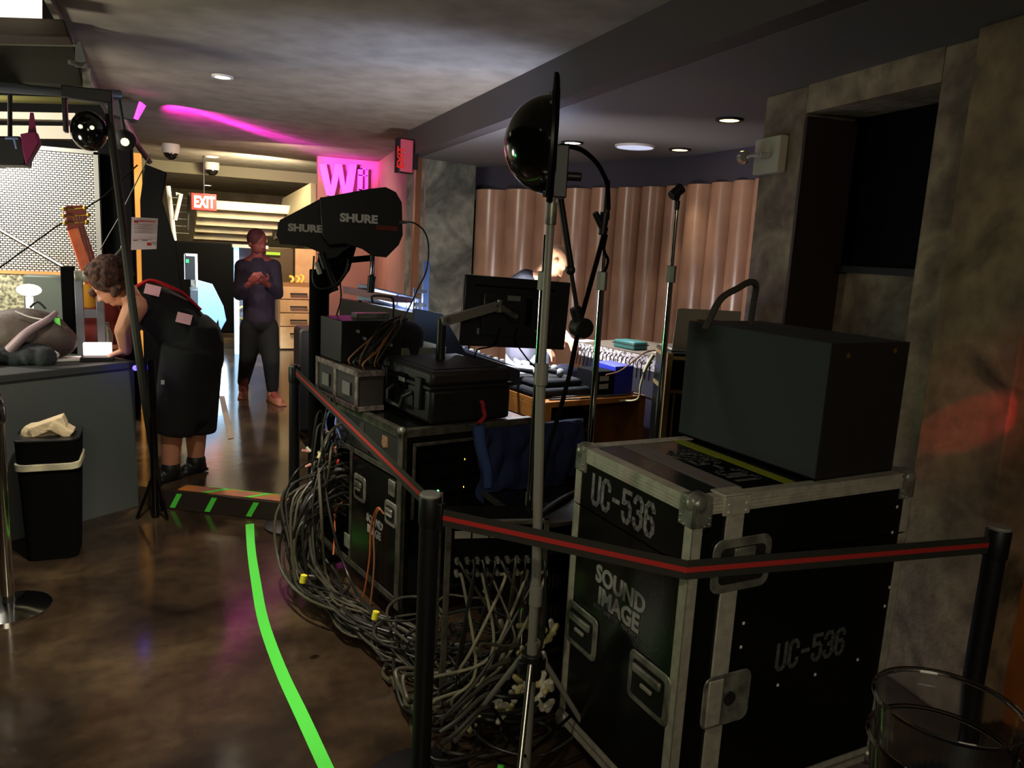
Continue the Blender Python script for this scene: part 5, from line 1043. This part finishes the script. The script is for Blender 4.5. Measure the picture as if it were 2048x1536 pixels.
tag(MB().slab([at(-60, 86, 5.3), at(148, 86, 5.3), at(168, 172, 5.3), at(-60, 165, 5.3)][::-1], .3).build('duct', mat('dark_olive_paint', (60, 58, 48), .7), bevel=.01), 'large dark boxed duct over the stage', 'duct')
tag(MB().slab([at(-60, 74, 5.2), at(146, 80, 5.2), at(148, 86, 5.2), at(-60, 82, 5.2)][::-1], .3).build('duct_flange', mat('pale_flange', (120, 116, 98), .6)), 'pale strip along the top of the dark duct', 'trim')
tag(MB().slab([at(-60, 30, 4.7), at(128, 38, 4.7), at(140, 74, 4.7), at(-60, 70, 4.7)][::-1], .2).build('duct', mat('dark_brown_paint', (52, 44, 36), .7), bevel=.01), 'dark brown boxed beam under the bright light panel', 'duct')
tag(MB().slab([at(-60, -30, 4.6), at(82, -30, 4.6), at(82, 33, 4.6), at(-60, 28, 4.6)][::-1], .04).build('flood_light', mat('flood_glow', (255, 250, 230), .5, emit=(255, 244, 215), es=1.6)), 'bright white flood light panel at the top corner over the stage', 'light')
# ceiling edge rail
tag(MB().box((-.515, 4.7, 2.78), (.03, 11.5, .05)).build('edge_rail', M_greyp), 'grey metal rail along the edge of the concrete ceiling', 'rail')
tag(MB().slab([at(150, 80, 5.25), at(160, 84, 5.25), at(175, 132, 5.25), at(150, 132, 5.25)][::-1], .04).build('bracket_plate', mat('pale_bracket', (120, 122, 116), .6)), 'pale triangular bracket under the ceiling edge rail', 'bracket')
c = at(138, 124, 5.0); tag(MB().cyl(c, c + V((.06, .05, 0)), .012, n=12).cyl(c + V((.05, .04, 0)), at(172, 126, 5.1), .008, n=8).build('bolt', M_steel), 'shiny bolt end next to the dark duct', 'bolt')
# pink projector
pc = at(238, 213, 7.62)
t = thing('stage_projector', 'black hanging light fixture throwing a magenta beam', 'stage light', pc)
MB().slab([at(197, 197, 7.6), at(284, 204, 7.6), at(274, 238, 7.6), at(262, 240, 7.6), at(220, 228, 7.6)][::-1], .22).build('housing', M_dark, t, .006)
MB().slab([at(284, 205, 7.58), at(292, 212, 7.62), at(276, 240, 7.6), at(273, 239, 7.58)][::-1], .03).build('lens', M_pinkl, t)
MB().cyl(at(207, 192, 7.7), at(228, 194, 7.7), .035, n=10).cyl(at(216, 193, 7.7), at(216, 178, 7.7), .015, n=10).build('clamp', M_steel, t, .003)
MB().bb((pc.x - .1, 7.68, pc.z + .02), (pc.x - .07, 7.72, 3.4)).build('hanger', M_blk, t)
def mover(px, py, y, s, label, lens=True):
    c = at(px, py, y); t = thing('moving_light', label, 'stage light', c, group='moving lights over the stage')
    MB().ball(c, .085 * s, 18, (1, 1, 1.15)).build('head', M_blkg, t)
    MB().bb((c.x - .11 * s, y - .04, c.z - .02), (c.x - .09 * s, y + .04, c.z + .16 * s)).bb((c.x + .09 * s, y - .04, c.z - .02), (c.x + .11 * s, y + .04, c.z + .16 * s)).bb((c.x - .11 * s, y - .05, c.z + .14 * s), (c.x + .11 * s, y + .05, c.z + .2 * s)).build('yoke', M_blk, t, .006)
    MB().bb((c.x - .02, y - .02, c.z + .19 * s), (c.x + .02, y + .02, c.z + .19 * s + .12)).build('clamp', M_steel, t)
    for dx in (-.03, .02):
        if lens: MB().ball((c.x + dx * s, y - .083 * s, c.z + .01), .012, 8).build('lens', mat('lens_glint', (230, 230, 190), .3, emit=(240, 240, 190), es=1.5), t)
    return t
mover(178, 262, 5.2, 1.15, 'black moving light hanging closest to the pink beam fixture')
t = thing('moving_light', 'black square stage lamp with a red-lit side, above the mesh corner', 'stage light', at(35, 290, 5.2), group='moving lights over the stage')
MB().slab([at(-40, 272, 5.2), at(40, 272, 5.2), at(52, 300, 5.2), at(50, 330, 5.2), at(-40, 330, 5.2)][::-1], .25).build('housing', M_blk, t, .008)
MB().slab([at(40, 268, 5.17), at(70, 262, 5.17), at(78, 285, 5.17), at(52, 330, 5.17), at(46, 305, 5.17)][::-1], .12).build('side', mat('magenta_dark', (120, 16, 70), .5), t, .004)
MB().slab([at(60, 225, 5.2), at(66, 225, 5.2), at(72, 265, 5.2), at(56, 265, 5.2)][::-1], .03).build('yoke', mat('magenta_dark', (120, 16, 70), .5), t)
MB().tube([at(10, 276, 5.18), at(36, 277, 5.18)], .008).tube([at(29, 277, 5.18), at(34, 298, 5.18)], .008).build('glint_bar', mat('pale_blue_metal', (130, 150, 190), .35, .5), t)
MB().cyl(at(20, 190, 5.3), at(20, 275, 5.3), .012, n=8).build('hanger', M_blk, t)
t = thing('stage_lamp', 'small dark lamp with a yellowish glint under the pink fixture', 'stage light', at(248, 283, 5.6))
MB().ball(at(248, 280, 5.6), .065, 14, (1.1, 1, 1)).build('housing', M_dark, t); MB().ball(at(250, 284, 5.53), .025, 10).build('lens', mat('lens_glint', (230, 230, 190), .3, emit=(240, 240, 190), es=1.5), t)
MB().cyl(at(248, 262, 5.6), at(238, 196, 5.6), .01, n=8).build('hanger', M_blk, t)
# leaning poles and wires
def wire(P, r, label, m_=M_blkm, nm='cable', cat='cable'): return tag(MB().tube(P, r, 8).build(nm, m_), label, cat)
wire([at(218, 230, 5.2), at(240, 400, 5.0), at(262, 590, 4.85), at(290, 800, 4.75), gz(322, 1000, .01)], .022, 'long dark pole leaning from the floor up to the pink fixture', mat('dark_olive_metal', (46, 46, 38), .5, .3), 'leaning_pole', 'pole')
wire([at(250, 236, 7.7), at(275, 290, 7.6), at(300, 325, 7.5)], .022, 'short grey bar slanting down from the pink fixture', mat('bar_pinkish', (120, 90, 96), .5, .4), 'rigging_bar', 'bar')
wire([at(-40, 560, 6.0), at(0, 535, 6.0), at(110, 455, 6.0), at(205, 395, 6.1), at(275, 330, 6.2)], .005, 'thin black wire crossing in front of the silver mesh')
wire([at(200, 500, 6.0), at(235, 440, 6.0), at(270, 370, 6.0), at(300, 310, 6.1)], .004, 'thin wire slanting up beside the black column drape', M_cable2)
wire([at(-40, 435, 6.4), at(0, 460, 6.4), at(145, 545, 6.2)], .014, 'bright white slanting stand arm in front of the mesh', mat('bright_steel', (225, 222, 210), .25, 1), 'stand_arm', 'stand')
wire([at(212, 520, 5.5), at(232, 510, 5.45), at(246, 494, 5.4)], .008, 'short green-grey microphone arm with a white tip above the bent head', M_cable2, 'microphone_boom', 'stand')
tag(MB().ball(at(246, 494, 5.4), .014, 10).build('arm_tip', M_white), 'white tip on the short microphone arm', 'tip')
t = thing('paper_sign', 'white notice sheet with red print hung on the dark pole', 'sign', at(290, 466, 4.9))
P = [at(262, 500, 4.9), at(313, 498, 4.9), at(316, 437, 4.9), at(263, 434, 4.9)]
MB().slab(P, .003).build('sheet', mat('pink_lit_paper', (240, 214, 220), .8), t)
def sg(x0, y0, x1, y1, m_): a = at(x0, y0, 4.895); b_ = at(x1, y1, 4.895); MB().bb((a.x, 4.893, b_.z), (b_.x, 4.895, a.z)).build('print', m_, t)
M_rp = mat('red_print', (196, 50, 60), .7); M_gp = mat('grey_print', (150, 120, 130), .7)
sg(268, 440, 277, 446, M_rp); sg(278, 441, 311, 445, M_rp); sg(266, 475, 303, 477, M_rp); sg(266, 479, 275, 482, M_gp); sg(284, 479, 295, 482, M_gp); sg(294, 485, 303, 491, M_red)
for i in range(5): sg(268, 449 + i * 4, 306 - 5 * (i % 2), 450 + i * 4, M_gp)
# stand foot with blue led, chrome tripod foot in the shadow
t = thing('stand_column', 'dark reflective post with a blue light beside the counter end', 'stand', gz(282, 985, .0))
pb = V((at(282, 800, 5.0).x, 4.98, 0)); pb = V((-.1, 4.8, 0))
MB().cyl((pb.x, pb.y, .01), (pb.x, pb.y, .95), .022, n=20).build('pole', M_chrome if False else mat('dark_chrome', (60, 54, 56), .15, .9), t)
MB().ball((at(271, 736, 4.9).x, 4.9, at(271, 736, 4.9).z), .016, 12).build('blue_lamp', mat('blue_led', (30, 30, 255), .4, emit=(50, 40, 255), es=14), t)
for a_ in (1.2, 3.3, 5.4): MB().tube([(pb.x, pb.y, .28), (pb.x + .1 * math.cos(a_), pb.y + .1 * math.sin(a_), .012)], .009, 8).build('leg', mat('dark_chrome', (60, 54, 56), .15, .9), t)
# cup on a small round table at the viewer's elbow
cu = onpl(1900, 1405, (0, .36, 0), (0, 1, 0))
p0 = EYEP + ray(1897, 1407) * (.5 / 1540)
tc_ = (.405, .2); tz = p0.z - .155
t = thing('bar_table', 'small round tall table holding the clear plastic cups', 'table', (tc_[0], tc_[1], 0))
MB().lathe([(.001, tz - .02), (.15, tz - .02), (.155, tz - .01), (.15, tz - .001), (.001, tz - .001)], (tc_[0], tc_[1], 0), 40).build('tabletop', M_blk, t)
MB().cyl((tc_[0], tc_[1], .02), (tc_[0], tc_[1], tz - .02), .02).build('pole', M_steel, t)
MB().lathe([(.001, 0), (.16, 0), (.15, .02), (.001, .025)], (tc_[0], tc_[1], 0), 36).build('base', M_blk, t)
def cup(z, label):
    rb, rt_, h = .031, .0445, .125
    o = MB().lathe([(rb - .002, 0), (rb, .001), (rt_ - .0015, h - .003), (rt_ + .001, h - .002), (rt_ + .001, h), (rt_ - .0012, h), (rb - .0012, .004), (.0005, .004), (.0005, .001)], (p0.x, p0.y, z), 56).build('plastic_cup', M_clear)
    return tag(o, label, 'cup')
cup(tz + .001, 'outer clear plastic cup, its rim a little below the other'); cup(tz + .03, 'clear plastic cup nested in the other, with the higher rim')
# ================================================================ PEOPLE
def fingers(m, w, d, n, s=1.0, curl=.5):
    """palm and five fingers from the wrist w, along d, palm normal n"""
    d = d.normalized(); n = (n - d * n.dot(d)).normalized(); sd = d.cross(n)
    rot = Matrix((sd, d, n)).transposed()
    m.ball(w + d * .045 * s, .045 * s, 12, (.85, 1.05, .38), rot)
    for i, (o, L) in enumerate(((-.03, .062), (-.01, .074), (.01, .07), (.028, .055))):
        a = w + d * .08 * s + sd * o * s; b = a + (d * math.cos(curl * .6) + n * math.sin(curl * .6)) * L * .5 * s; c = b + (d * math.cos(curl * 1.6) + n * math.sin(curl * 1.6)) * L * .5 * s
        m.caps(a, .0095 * s, b, .009 * s, 8); m.caps(b, .009 * s, c, .0075 * s, 8)
    a = w + d * .03 * s - sd * .032 * s; b = a + (d * .6 - sd * .7 + n * .3).normalized() * .035 * s; c = b + (d * .9 - sd * .1 + n * .4).normalized() * .03 * s
    m.caps(a, .012 * s, b, .0105 * s, 8); m.caps(b, .0105 * s, c, .009 * s, 8)
def head(m, c, f, u, s=1.0):
    f = V(f).normalized(); u = V(u); u = (u - f * u.dot(f)).normalized(); r_ = f.cross(u); rot = Matrix((r_, f, u)).transposed()
    P = lambda x, y, z: c + rot @ V((x, y, z)) * s
    m.ball(P(0, -.01, .03), .098 * s, 18, (.8, 1, 1), rot); m.ball(P(0, .02, -.03), .075 * s, 16, (.82, .95, 1.05), rot); m.ball(P(0, .055, -.085), .03 * s, 10, (1.1, .8, .7), rot)
    m.caps(P(0, .083, .01), .008 * s, P(0, .108, -.025), .012 * s, 8); m.ball(P(-.012, .095, -.03), .009 * s, 8).ball(P(.012, .095, -.03), .009 * s, 8)
    m.caps(P(-.035, .08, .022), .009 * s, P(.035, .08, .022), .009 * s, 8)
    m.caps(P(-.02, .086, -.057), .007 * s, P(.02, .086, -.057), .007 * s, 8)
    for x in (-1, 1): m.ball(P(x * .08, -.005, -.01), .03 * s, 12, (.3, .6, 1), rot)
    return P
def limb(m, pts, rs):
    for (a, ra), (b, rb) in zip(zip(pts, rs), list(zip(pts, rs))[1:]): m.caps(a, ra, b, rb)
def person(label, J, face, up, skin, cat_s=1.0, arm=1.0):
    t = thing('person', label, 'person', J['foot'])
    m = MB(); P = head(m, J['head'], face, up, cat_s)
    hb = J['head'] - V(up).normalized() * .08
    limb(m, [hb, J['neck']], [.056, .06]); limb(m, [J['neck'], J['chest'], J['waist'], J['pelvis']], [.075, .125, .12, .13])
    for s in 'LR':
        limb(m, [J['neck'], J['sh' + s]], [.07, .058]); limb(m, [J['sh' + s], J['el' + s], J['wr' + s]], [.05 * arm, .037 * arm, .025 * arm])
        fingers(m, J['wr' + s], J['wr' + s] - J['el' + s] if ('hd' + s) not in J else J['hd' + s], J['pn' + s])
        limb(m, [J['pelvis'], J['hip' + s]], [.12, .1]); limb(m, [J['hip' + s], J['kn' + s], J['an' + s]], [.085, .055 * arm, .036 * arm])
        limb(m, [J['an' + s], J['toe' + s]], [.036, .028])
    m.build('body', skin, t, mods=REM(.0075, 3))
    return t, P
def shoes(t, J, m_, s_=1.0):
    for s in 'LR':
        a, b = J['an' + s], J['toe' + s]; f = (b - a); f.z = 0; f = f.normalized(); z = b.z - .03
        q = MB().caps(a, .05 * s_, a - V((0, 0, .03)), .048 * s_); q.caps(V((a.x, a.y, z + .035)) - f * .03, .042, b, .036); q.box(V(((a.x + b.x) / 2, (a.y + b.y) / 2, z + .008)), (.08, (b - a).length + .13, .016), Matrix.Rotation(math.atan2(f.y, f.x) - math.pi / 2, 3, 'Z'))
        q.build('shoe', m_, t, mods=REM(.008, 2))
# --- walking / standing man in the hall
yS = 7.5
fL, fR = gz(487, 786, .15), gz(551, 800, .15)
hd_ = at(515, 487, yS)
J = dict(foot=V(((fL.x + fR.x) / 2, yS, .12)), head=hd_, neck=at(515, 520, yS), chest=at(516, 560, yS), waist=at(518, 600, yS), pelvis=at(518, 640, yS),
         shL=at(484, 533, yS), elL=at(478, 590, yS - .05), wrL=at(500, 566, yS - .24), shR=at(548, 533, yS), elR=at(556, 588, yS - .05), wrR=at(532, 566, yS - .22),
         hipL=at(503, 655, yS), hipR=at(534, 655, yS), knL=at(496, 715, yS - .05), knR=at(542, 722, yS - .08), anL=at(487, 775, fL.y + .05), anR=at(545, 785, fR.y + .08),
         toeL=fL + V((-.02, -.1, .0)), toeR=fR + V((.03, -.1, 0)), pnL=V((.5, 0, .8)), pnR=V((-.5, 0, .8)))
for s in 'LR': J['an' + s].z = .2; J['toe' + s].z = .15
t, P = person('person in dark purple shirt standing in the hall with hands raised to chest', J, V((.5, -.85, -.1)), V((0, 0, 1)), mat('red_lit_skin', (128, 56, 50), .6))  # red light on the head is put into the skin colour
m = MB(); limb(m, [J['neck'] + V((0, 0, -.03)), J['chest'], J['waist'], J['pelvis']], [.09, .15, .145, .145])
for s in 'LR': limb(m, [J['neck'] + V((0, 0, -.04)), J['sh' + s]], [.08, .068]); limb(m, [J['sh' + s], J['el' + s]], [.066, .052]); limb(m, [J['el' + s], J['el' + s].lerp(J['wr' + s], .7)], [.05, .04])
m.build('shirt', mat('purple_shirt', (36, 22, 42), .9), t, mods=REM(.011, 4))
m = MB()
for s in 'LR': limb(m, [J['pelvis'], J['hip' + s], J['kn' + s], J['an' + s] + V((0, 0, .05))], [.145, .11, .08, .058])
m.build('trousers', mat('black_trousers', (13, 12, 15), .9), t, mods=REM(.011, 4))
m = MB().ball(P(0, -.02, .045), .103, 16, (.86, 1.02, .9)).ball(P(0, .03, -.075), .055, 12, (1.1, .9, .6)); m.build('hair', mat('red_lit_hair', (70, 20, 24), .8), t, mods=REM(.01, 3))  # same red light put into the hair and beard colour
shoes(t, J, mat('tan_shoe', (150, 92, 70), .6))
# --- person bending over the counter
yB = 5.22
def b(px, py, dy=0): return at(px, py, yB + dy)
J = dict(foot=V((.1, yB, .12)), head=b(222, 572, -.02), neck=b(268, 594), chest=b(310, 618), waist=b(350, 645), pelvis=b(385, 682),
         shL=b(272, 612, -.15), elL=b(247, 662, -.16), wrL=b(252, 706, -.14), shR=b(285, 608, .14), elR=b(262, 660, .14), wrR=b(250, 702, .08),
         hipL=b(378, 700, -.09), hipR=b(395, 700, .09), knL=b(345, 835, -.08), knR=b(392, 835, .06), anL=b(340, 925, -.08), anR=b(392, 918, .06), toeL=b(322, 940, -.12), toeR=b(372, 940, .02), pnL=V((0, 0, -1)), pnR=V((0, 0, -1)))
J['hdL'] = V((-.7, -.1, -.25)); J['hdR'] = V((-.8, .1, -.2))
J['wrL'].z = max(J['wrL'].z, ct + .06); J['wrR'].z = max(J['wrR'].z, ct + .06)
for s in 'LR': J['an' + s].z = .2; J['toe' + s].z = .155
t, P = person('person in black bending over the grey counter with a red strap across the back', J, V((-.75, -.05, -.65)), V((-.6, 0, .8)), M_skin, arm=1.4)
m = MB(); limb(m, [J['neck'] + V((.06, 0, -.02)), J['chest'], J['waist'], J['pelvis'] + V((0, 0, -.02))], [.085, .15, .165, .18])
limb(m, [J['neck'] + V((.05, 0, 0)), J['shL'] + V((.05, .03, 0))], [.08, .055]); limb(m, [J['neck'] + V((.05, 0, 0)), J['shR'] + V((.05, -.03, 0))], [.08, .055])
m.build('tank_top', M_blkc, t, mods=REM(.011, 5))
m = MB(); limb(m, [J['pelvis'], J['pelvis'] + V((.0, 0, -.12))], [.19, .19])
for s in 'LR': m.cyl(J['hip' + s] + V((0, 0, .02)), J['kn' + s] + V((.0, 0, -.1)), .16, .125, 20)
m.cyl(J['pelvis'] + V((-.02, 0, -.1)), J['pelvis'] + V((-.05, 0, -.5)), .175, .15, 20); m.build('long_shorts', mat('black_shorts', (15, 15, 16), .9, bump=.3, sc=20), t, mods=REM(.013, 6))
m = MB(); c = J['head']; h = random.Random(3)
m.ball(P(0, -.04, .055), .122, 16, (1, 1.05, 1))
for i in range(150):
    v_ = V((h.uniform(-1, 1), h.uniform(-1, .35), h.uniform(-.5, 1))).normalized(); m.ball(P(v_.x * .112, -.02 + v_.y * .125, .04 + v_.z * .12), .016 + h.random() * .016, 8)
m.build('curly_hair', M_hair, t, mods=REM(.006, 1))
shoes(t, J, M_blk, 1.25)
m = MB().ribbon(spline([J['neck'] + V((.02, -.09, .07)), J['neck'].lerp(J['chest'], .6) + V((.03, -.08, .15)), J['chest'].lerp(J['waist'], .5) + V((.05, -.06, .175)), J['waist'] + V((.06, -.04, .175)), J['pelvis'] + V((.05, -.03, .2))], 6), .035, .012, (0, -1, .4)); st_ = m.build('strap', mat('red_strap', (240, 40, 50), .6), t, label='red strap')
for q_ in (b(305, 580, -.13), b(368, 637, -.16)): MB().box(q_, (.085, .02, .06), Matrix.Rotation(.25, 3, 'Y')).build('strap_patch', mat('pink_print', (255, 190, 205), .7), st_, label='pink printed patch')
MB().bb(b(322, 769, -.29), b(329, 760, -.275)).build('badge', M_logo, t)
# --- bald man behind the monitor
yM = 4.95
def w_(px, py, dy=0): return at(px, py, yM + dy)
J = dict(foot=V((w_(1060, 700).x, yM + .1, 0)), head=w_(1108, 524), neck=w_(1068, 562), chest=w_(1052, 605, .03), waist=w_(1050, 655, .05), pelvis=w_(1052, 705, .07),
         shL=w_(1030, 580, .05), elL=w_(1040, 650, -.12), wrL=w_(1085, 690, -.26), shR=w_(1092, 580, -.05), elR=w_(1112, 650, -.14), wrR=w_(1136, 676, -.32),
         hipL=w_(1040, 712, .1), hipR=w_(1068, 712, .02), knL=w_(1035, 820, .06), knR=w_(1072, 820, 0), pnL=V((0, 0, -1)), pnR=V((0, 0, -1)))
for s in 'LR': k_ = J['kn' + s]; J['an' + s] = V((k_.x, k_.y + .05, .09)); J['toe' + s] = V((k_.x + .04, k_.y - .13, .035))
t, P = person('bald person in dark blue shirt bending over the desk behind the monitor', J, V((.62, -.25, -.72)), V((.6, -.1, .6)), mat('lit_skin', (226, 176, 138), .5))
m = MB(); limb(m, [J['neck'] + V((-.02, .02, -.05)), J['chest'], J['waist'], J['pelvis']], [.08, .155, .15, .15])
for s in 'LR': limb(m, [J['neck'] + V((-.02, .02, -.05)), J['sh' + s], J['sh' + s].lerp(J['el' + s], .7)], [.08, .07, .062])
m.ball(J['neck'] + V((-.03, .02, -.02)), .095); limb(m, [J['neck'] + V((-.05, .02, -.0)), J['shL'] + V((0, 0, .03))], [.085, .07])
m.build('shirt', M_navy, t, mods=REM(.011, 4))
m = MB()
for s in 'LR': limb(m, [J['pelvis'], J['hip' + s], J['kn' + s], J['an' + s] + V((0, 0, .04))], [.15, .11, .085, .065])
m.build('jeans', M_jean, t, mods=REM(.011, 4))
shoes(t, J, M_blk)
a = J['wrR'] + V((.05, -.05, -.02)); tag(MB().box(a + V((.05, -.02, .01)), (.16, .1, .002), Matrix.Rotation(.4, 3, 'Z')).build('paper', M_paper), 'white sheet held in the hand of the bald person', 'paper')
# ================================================================ CABLES
rn = random.Random(11); U = rn.uniform
def cab(P, r, m_, label, group, n=6, sides=8):
    return tag(MB().tube(spline(P, n), r, sides).build('cable', m_), label, 'cable', group)
mats = [M_cable, M_cable2, M_cable, mat('cable_olive', (74, 70, 55), .4), M_cable]
G1 = 'dark cables spilling from the side of the rack case'
for i in range(44):
    y0 = U(.51, .66); z0 = U(.32, .8) if i > 14 else U(.4, .55); bx = U(-.12, -.3); r = U(.0045, .0075)
    tz_ = .02 + .09 * rn.random(); P = [CP(.02, y0, z0), CP(-.06, y0 + U(-.03, .03), z0 + U(0, .05)), CP(bx, y0 - U(-.05, .12), z0 - U(.02, .12)), CP(bx - U(.0, .06), y0 - U(.02, .2), max(.08, z0 - U(.25, .4))), CP(bx + U(-.03, .04), U(.2, .42), .05 + tz_),
         CP(U(-.26, -.1), U(-.02, .12), .03 + tz_), CP(U(-.2, .0), U(-.3, -.14), .015 + tz_ * .8), CP(U(-.14, .12), U(-.55, -.4), .012 + tz_ * .5), CP(U(.0, .35), U(-.72, -.5), .01 + tz_ * .3)]
    cab(P, r, mats[i % 5], 'one of the dark cables arching from the rack case side to the floor', G1)
for i in range(12):
    z0 = U(.45, .82); c_ = CP(U(-.14, -.04), U(.56, .72), z0); R1, R2 = U(.06, .13), U(.08, .17)
    P = [c_ + CF.to_3x3() @ V((math.cos(a) * .05 + U(-.01, .01), math.cos(a + .5) * R1, math.sin(a) * R2)) for a in [k * .9 + U(0, .2) for k in range(7)]]
    cab(P, U(.004, .006), mats[i % 5], 'one of the looped dark cables at the far end of the rack case', 'looped cables at the far end of the rack case')
for i in range(30):
    cx, cy = U(.78, 1.12), U(2.12, 2.85); z = .01 + U(0, .2); R1, R2 = U(.1, .26), U(.06, .2); ph_ = U(0, 6)
    if math.hypot(cx - .69, cy - 2.07) < .2: cx += .2
    n_ = rn.randint(5, 9)
    P = [(cx + R1 * math.cos(ph_ + k * .8) * (1 - .02 * k), cy + R2 * math.sin(ph_ + k * .8), max(.01, z + U(-.03, .03))) for k in range(n_)]
    P = [(max(x, .74), y, zz_) for x, y, zz_ in P]
    cab(P, U(.005, .009), mats[(i + 1) % 5], 'one of the thick dark cables heaped on the floor behind the middle barrier post', 'cables heaped on the floor', 5)
for i, p in enumerate(PL):
    e = V((U(.78, 1.2), U(2.15, 2.4), U(.05, .2))); q0 = p + V((0, -.03, 0))
    if i % 2 == 0: e = V((U(.74, .9), U(2.1, 2.3), U(.1, .4)))
    mid = q0.lerp(e, .5) + V((U(-.06, .12), -.06, U(-.1, .0)))
    cab([q0, q0 + V((0, -.04, -.01)), mid, e + V((0, 0, .04)), e], .0055, mats[(i + 2) % 5] if i % 4 else mat('pale_cable', (150, 146, 120), .45), 'one of the cables plugged into the open-frame patch rack', 'cables plugged into the patch rack')
for i in range(5):
    a = gz(1035 - i * 12, 1290 + i * 30, .4 - .05 * i); b_ = gz(880, 1390 + i * 25, .15)
    cab([a, a.lerp(b_, .3) + V((0, 0, .02)), a.lerp(b_, .7), b_], .008, M_cable2, 'one of the slanting grey cables between the barrier post and the tripod', 'slanting cables beside the tripod')
for (P, m_, lb) in (([CP(-.012, .13, .5), CP(-.03, .15, .52), CP(-.035, .2, .42), CP(-.03, .22, .25), CP(-.04, .26, .05), CP(-.05, .3, .03)], mat('orange_cable', (190, 96, 52), .5), 'thin orange cable hanging from the recessed handle of the rack case'),
                    ([CP(-.012, .12, .5), CP(-.03, .14, .515), CP(-.036, .17, .42), CP(-.03, .17, .25), CP(-.04, .18, .05), CP(-.05, .2, .03)], mat('tan_cable', (150, 100, 66), .5), 'thin tan cable hanging beside the orange one on the rack case'),
                    ([CP(-.006, .7, .86), CP(-.03, .72, .83), CP(-.04, .72, .76), CP(-.02, .68, .68)], mat('pale_blue_cable', (110, 140, 220), .5), 'pale blue cable at the far end of the rack case, the upper one'),
                    ([CP(-.006, .66, .85), CP(-.035, .62, .8), CP(-.02, .6, .74), CP(-.02, .6, .68)], mat('pale_blue_cable', (110, 140, 220), .5), 'pale blue cable at the far end of the rack case, the lower one'),
                    ([CP(-.02, .56, .42), CP(-.06, .55, .38), CP(-.08, .5, .3), CP(-.12, .42, .22)], mat('orange_cable', (190, 96, 52), .5), 'orange cable among the dark cables beside the rack case')):
    tag(MB().tube(spline(P, 6), .0042, 8).build('cable', m_), lb, 'cable')
G3 = 'cable plugs and tags among the cables'
cols = [('plug_white', (215, 210, 190)), ('plug_red', (200, 50, 50)), ('plug_pink', (210, 150, 140)), ('plug_cream', (200, 190, 130)), ('plug_silver', (190, 190, 190))]
for i in range(26):
    p = CP(U(-.16, -.04), U(.52, .68), U(.5, .78)); d_ = V((U(-1, 1), U(-.4, .4), U(-1, 1))).normalized(); c_ = cols[i % 5]
    tag(MB().cyl(p, p + d_ * .03, .008, .007, 10).build('plug', mat(c_[0], c_[1], .4)), 'one of the small coloured plugs and tags among the cables of the rack case', 'plug', G3)
for i in range(46):
    px, py = U(985, 1112), U(1225, 1430); p = gz(px, py, .36 - (py - 1235) * .0012); p.y = max(p.y, 2.12)
    d_ = V((U(-.6, .6), U(-.3, .3), U(-.2, 1))).normalized()
    tag(MB().caps(p, .012, p + d_ * .032, .01, 10).build('plug', mat('plug_white', (215, 210, 190), .4) if i % 3 else mat('plug_cream', (200, 190, 130), .4)), 'one of the pale plugs bunched behind the grey tripod', 'plug', 'pale plugs behind the tripod')
for i, p in enumerate(((605, 1165, .35), (749, 1238, .25), (972, 1185, .4))):
    q = gz(*p); tag(MB().cyl(q, q + V((.006, .0, .03)), .013, .013, 14).build('cable_marker', mat('yellow_tape', (240, 230, 60), .5)), ['yellow marker band on the outermost cable of the rack case bundle', 'yellow marker band low on the rack case side', 'yellow marker band under the patch rack'][i], 'marker')
q0, q1 = gz(935, 1462, .05), gz(962, 1432, .09); tag(MB().cyl(q0, q1, .013, n=14).build('cable_marker', mat('plug_cream', (200, 190, 130), .4)), 'long cream connector sleeve lying at the foot of the cable heap', 'plug')
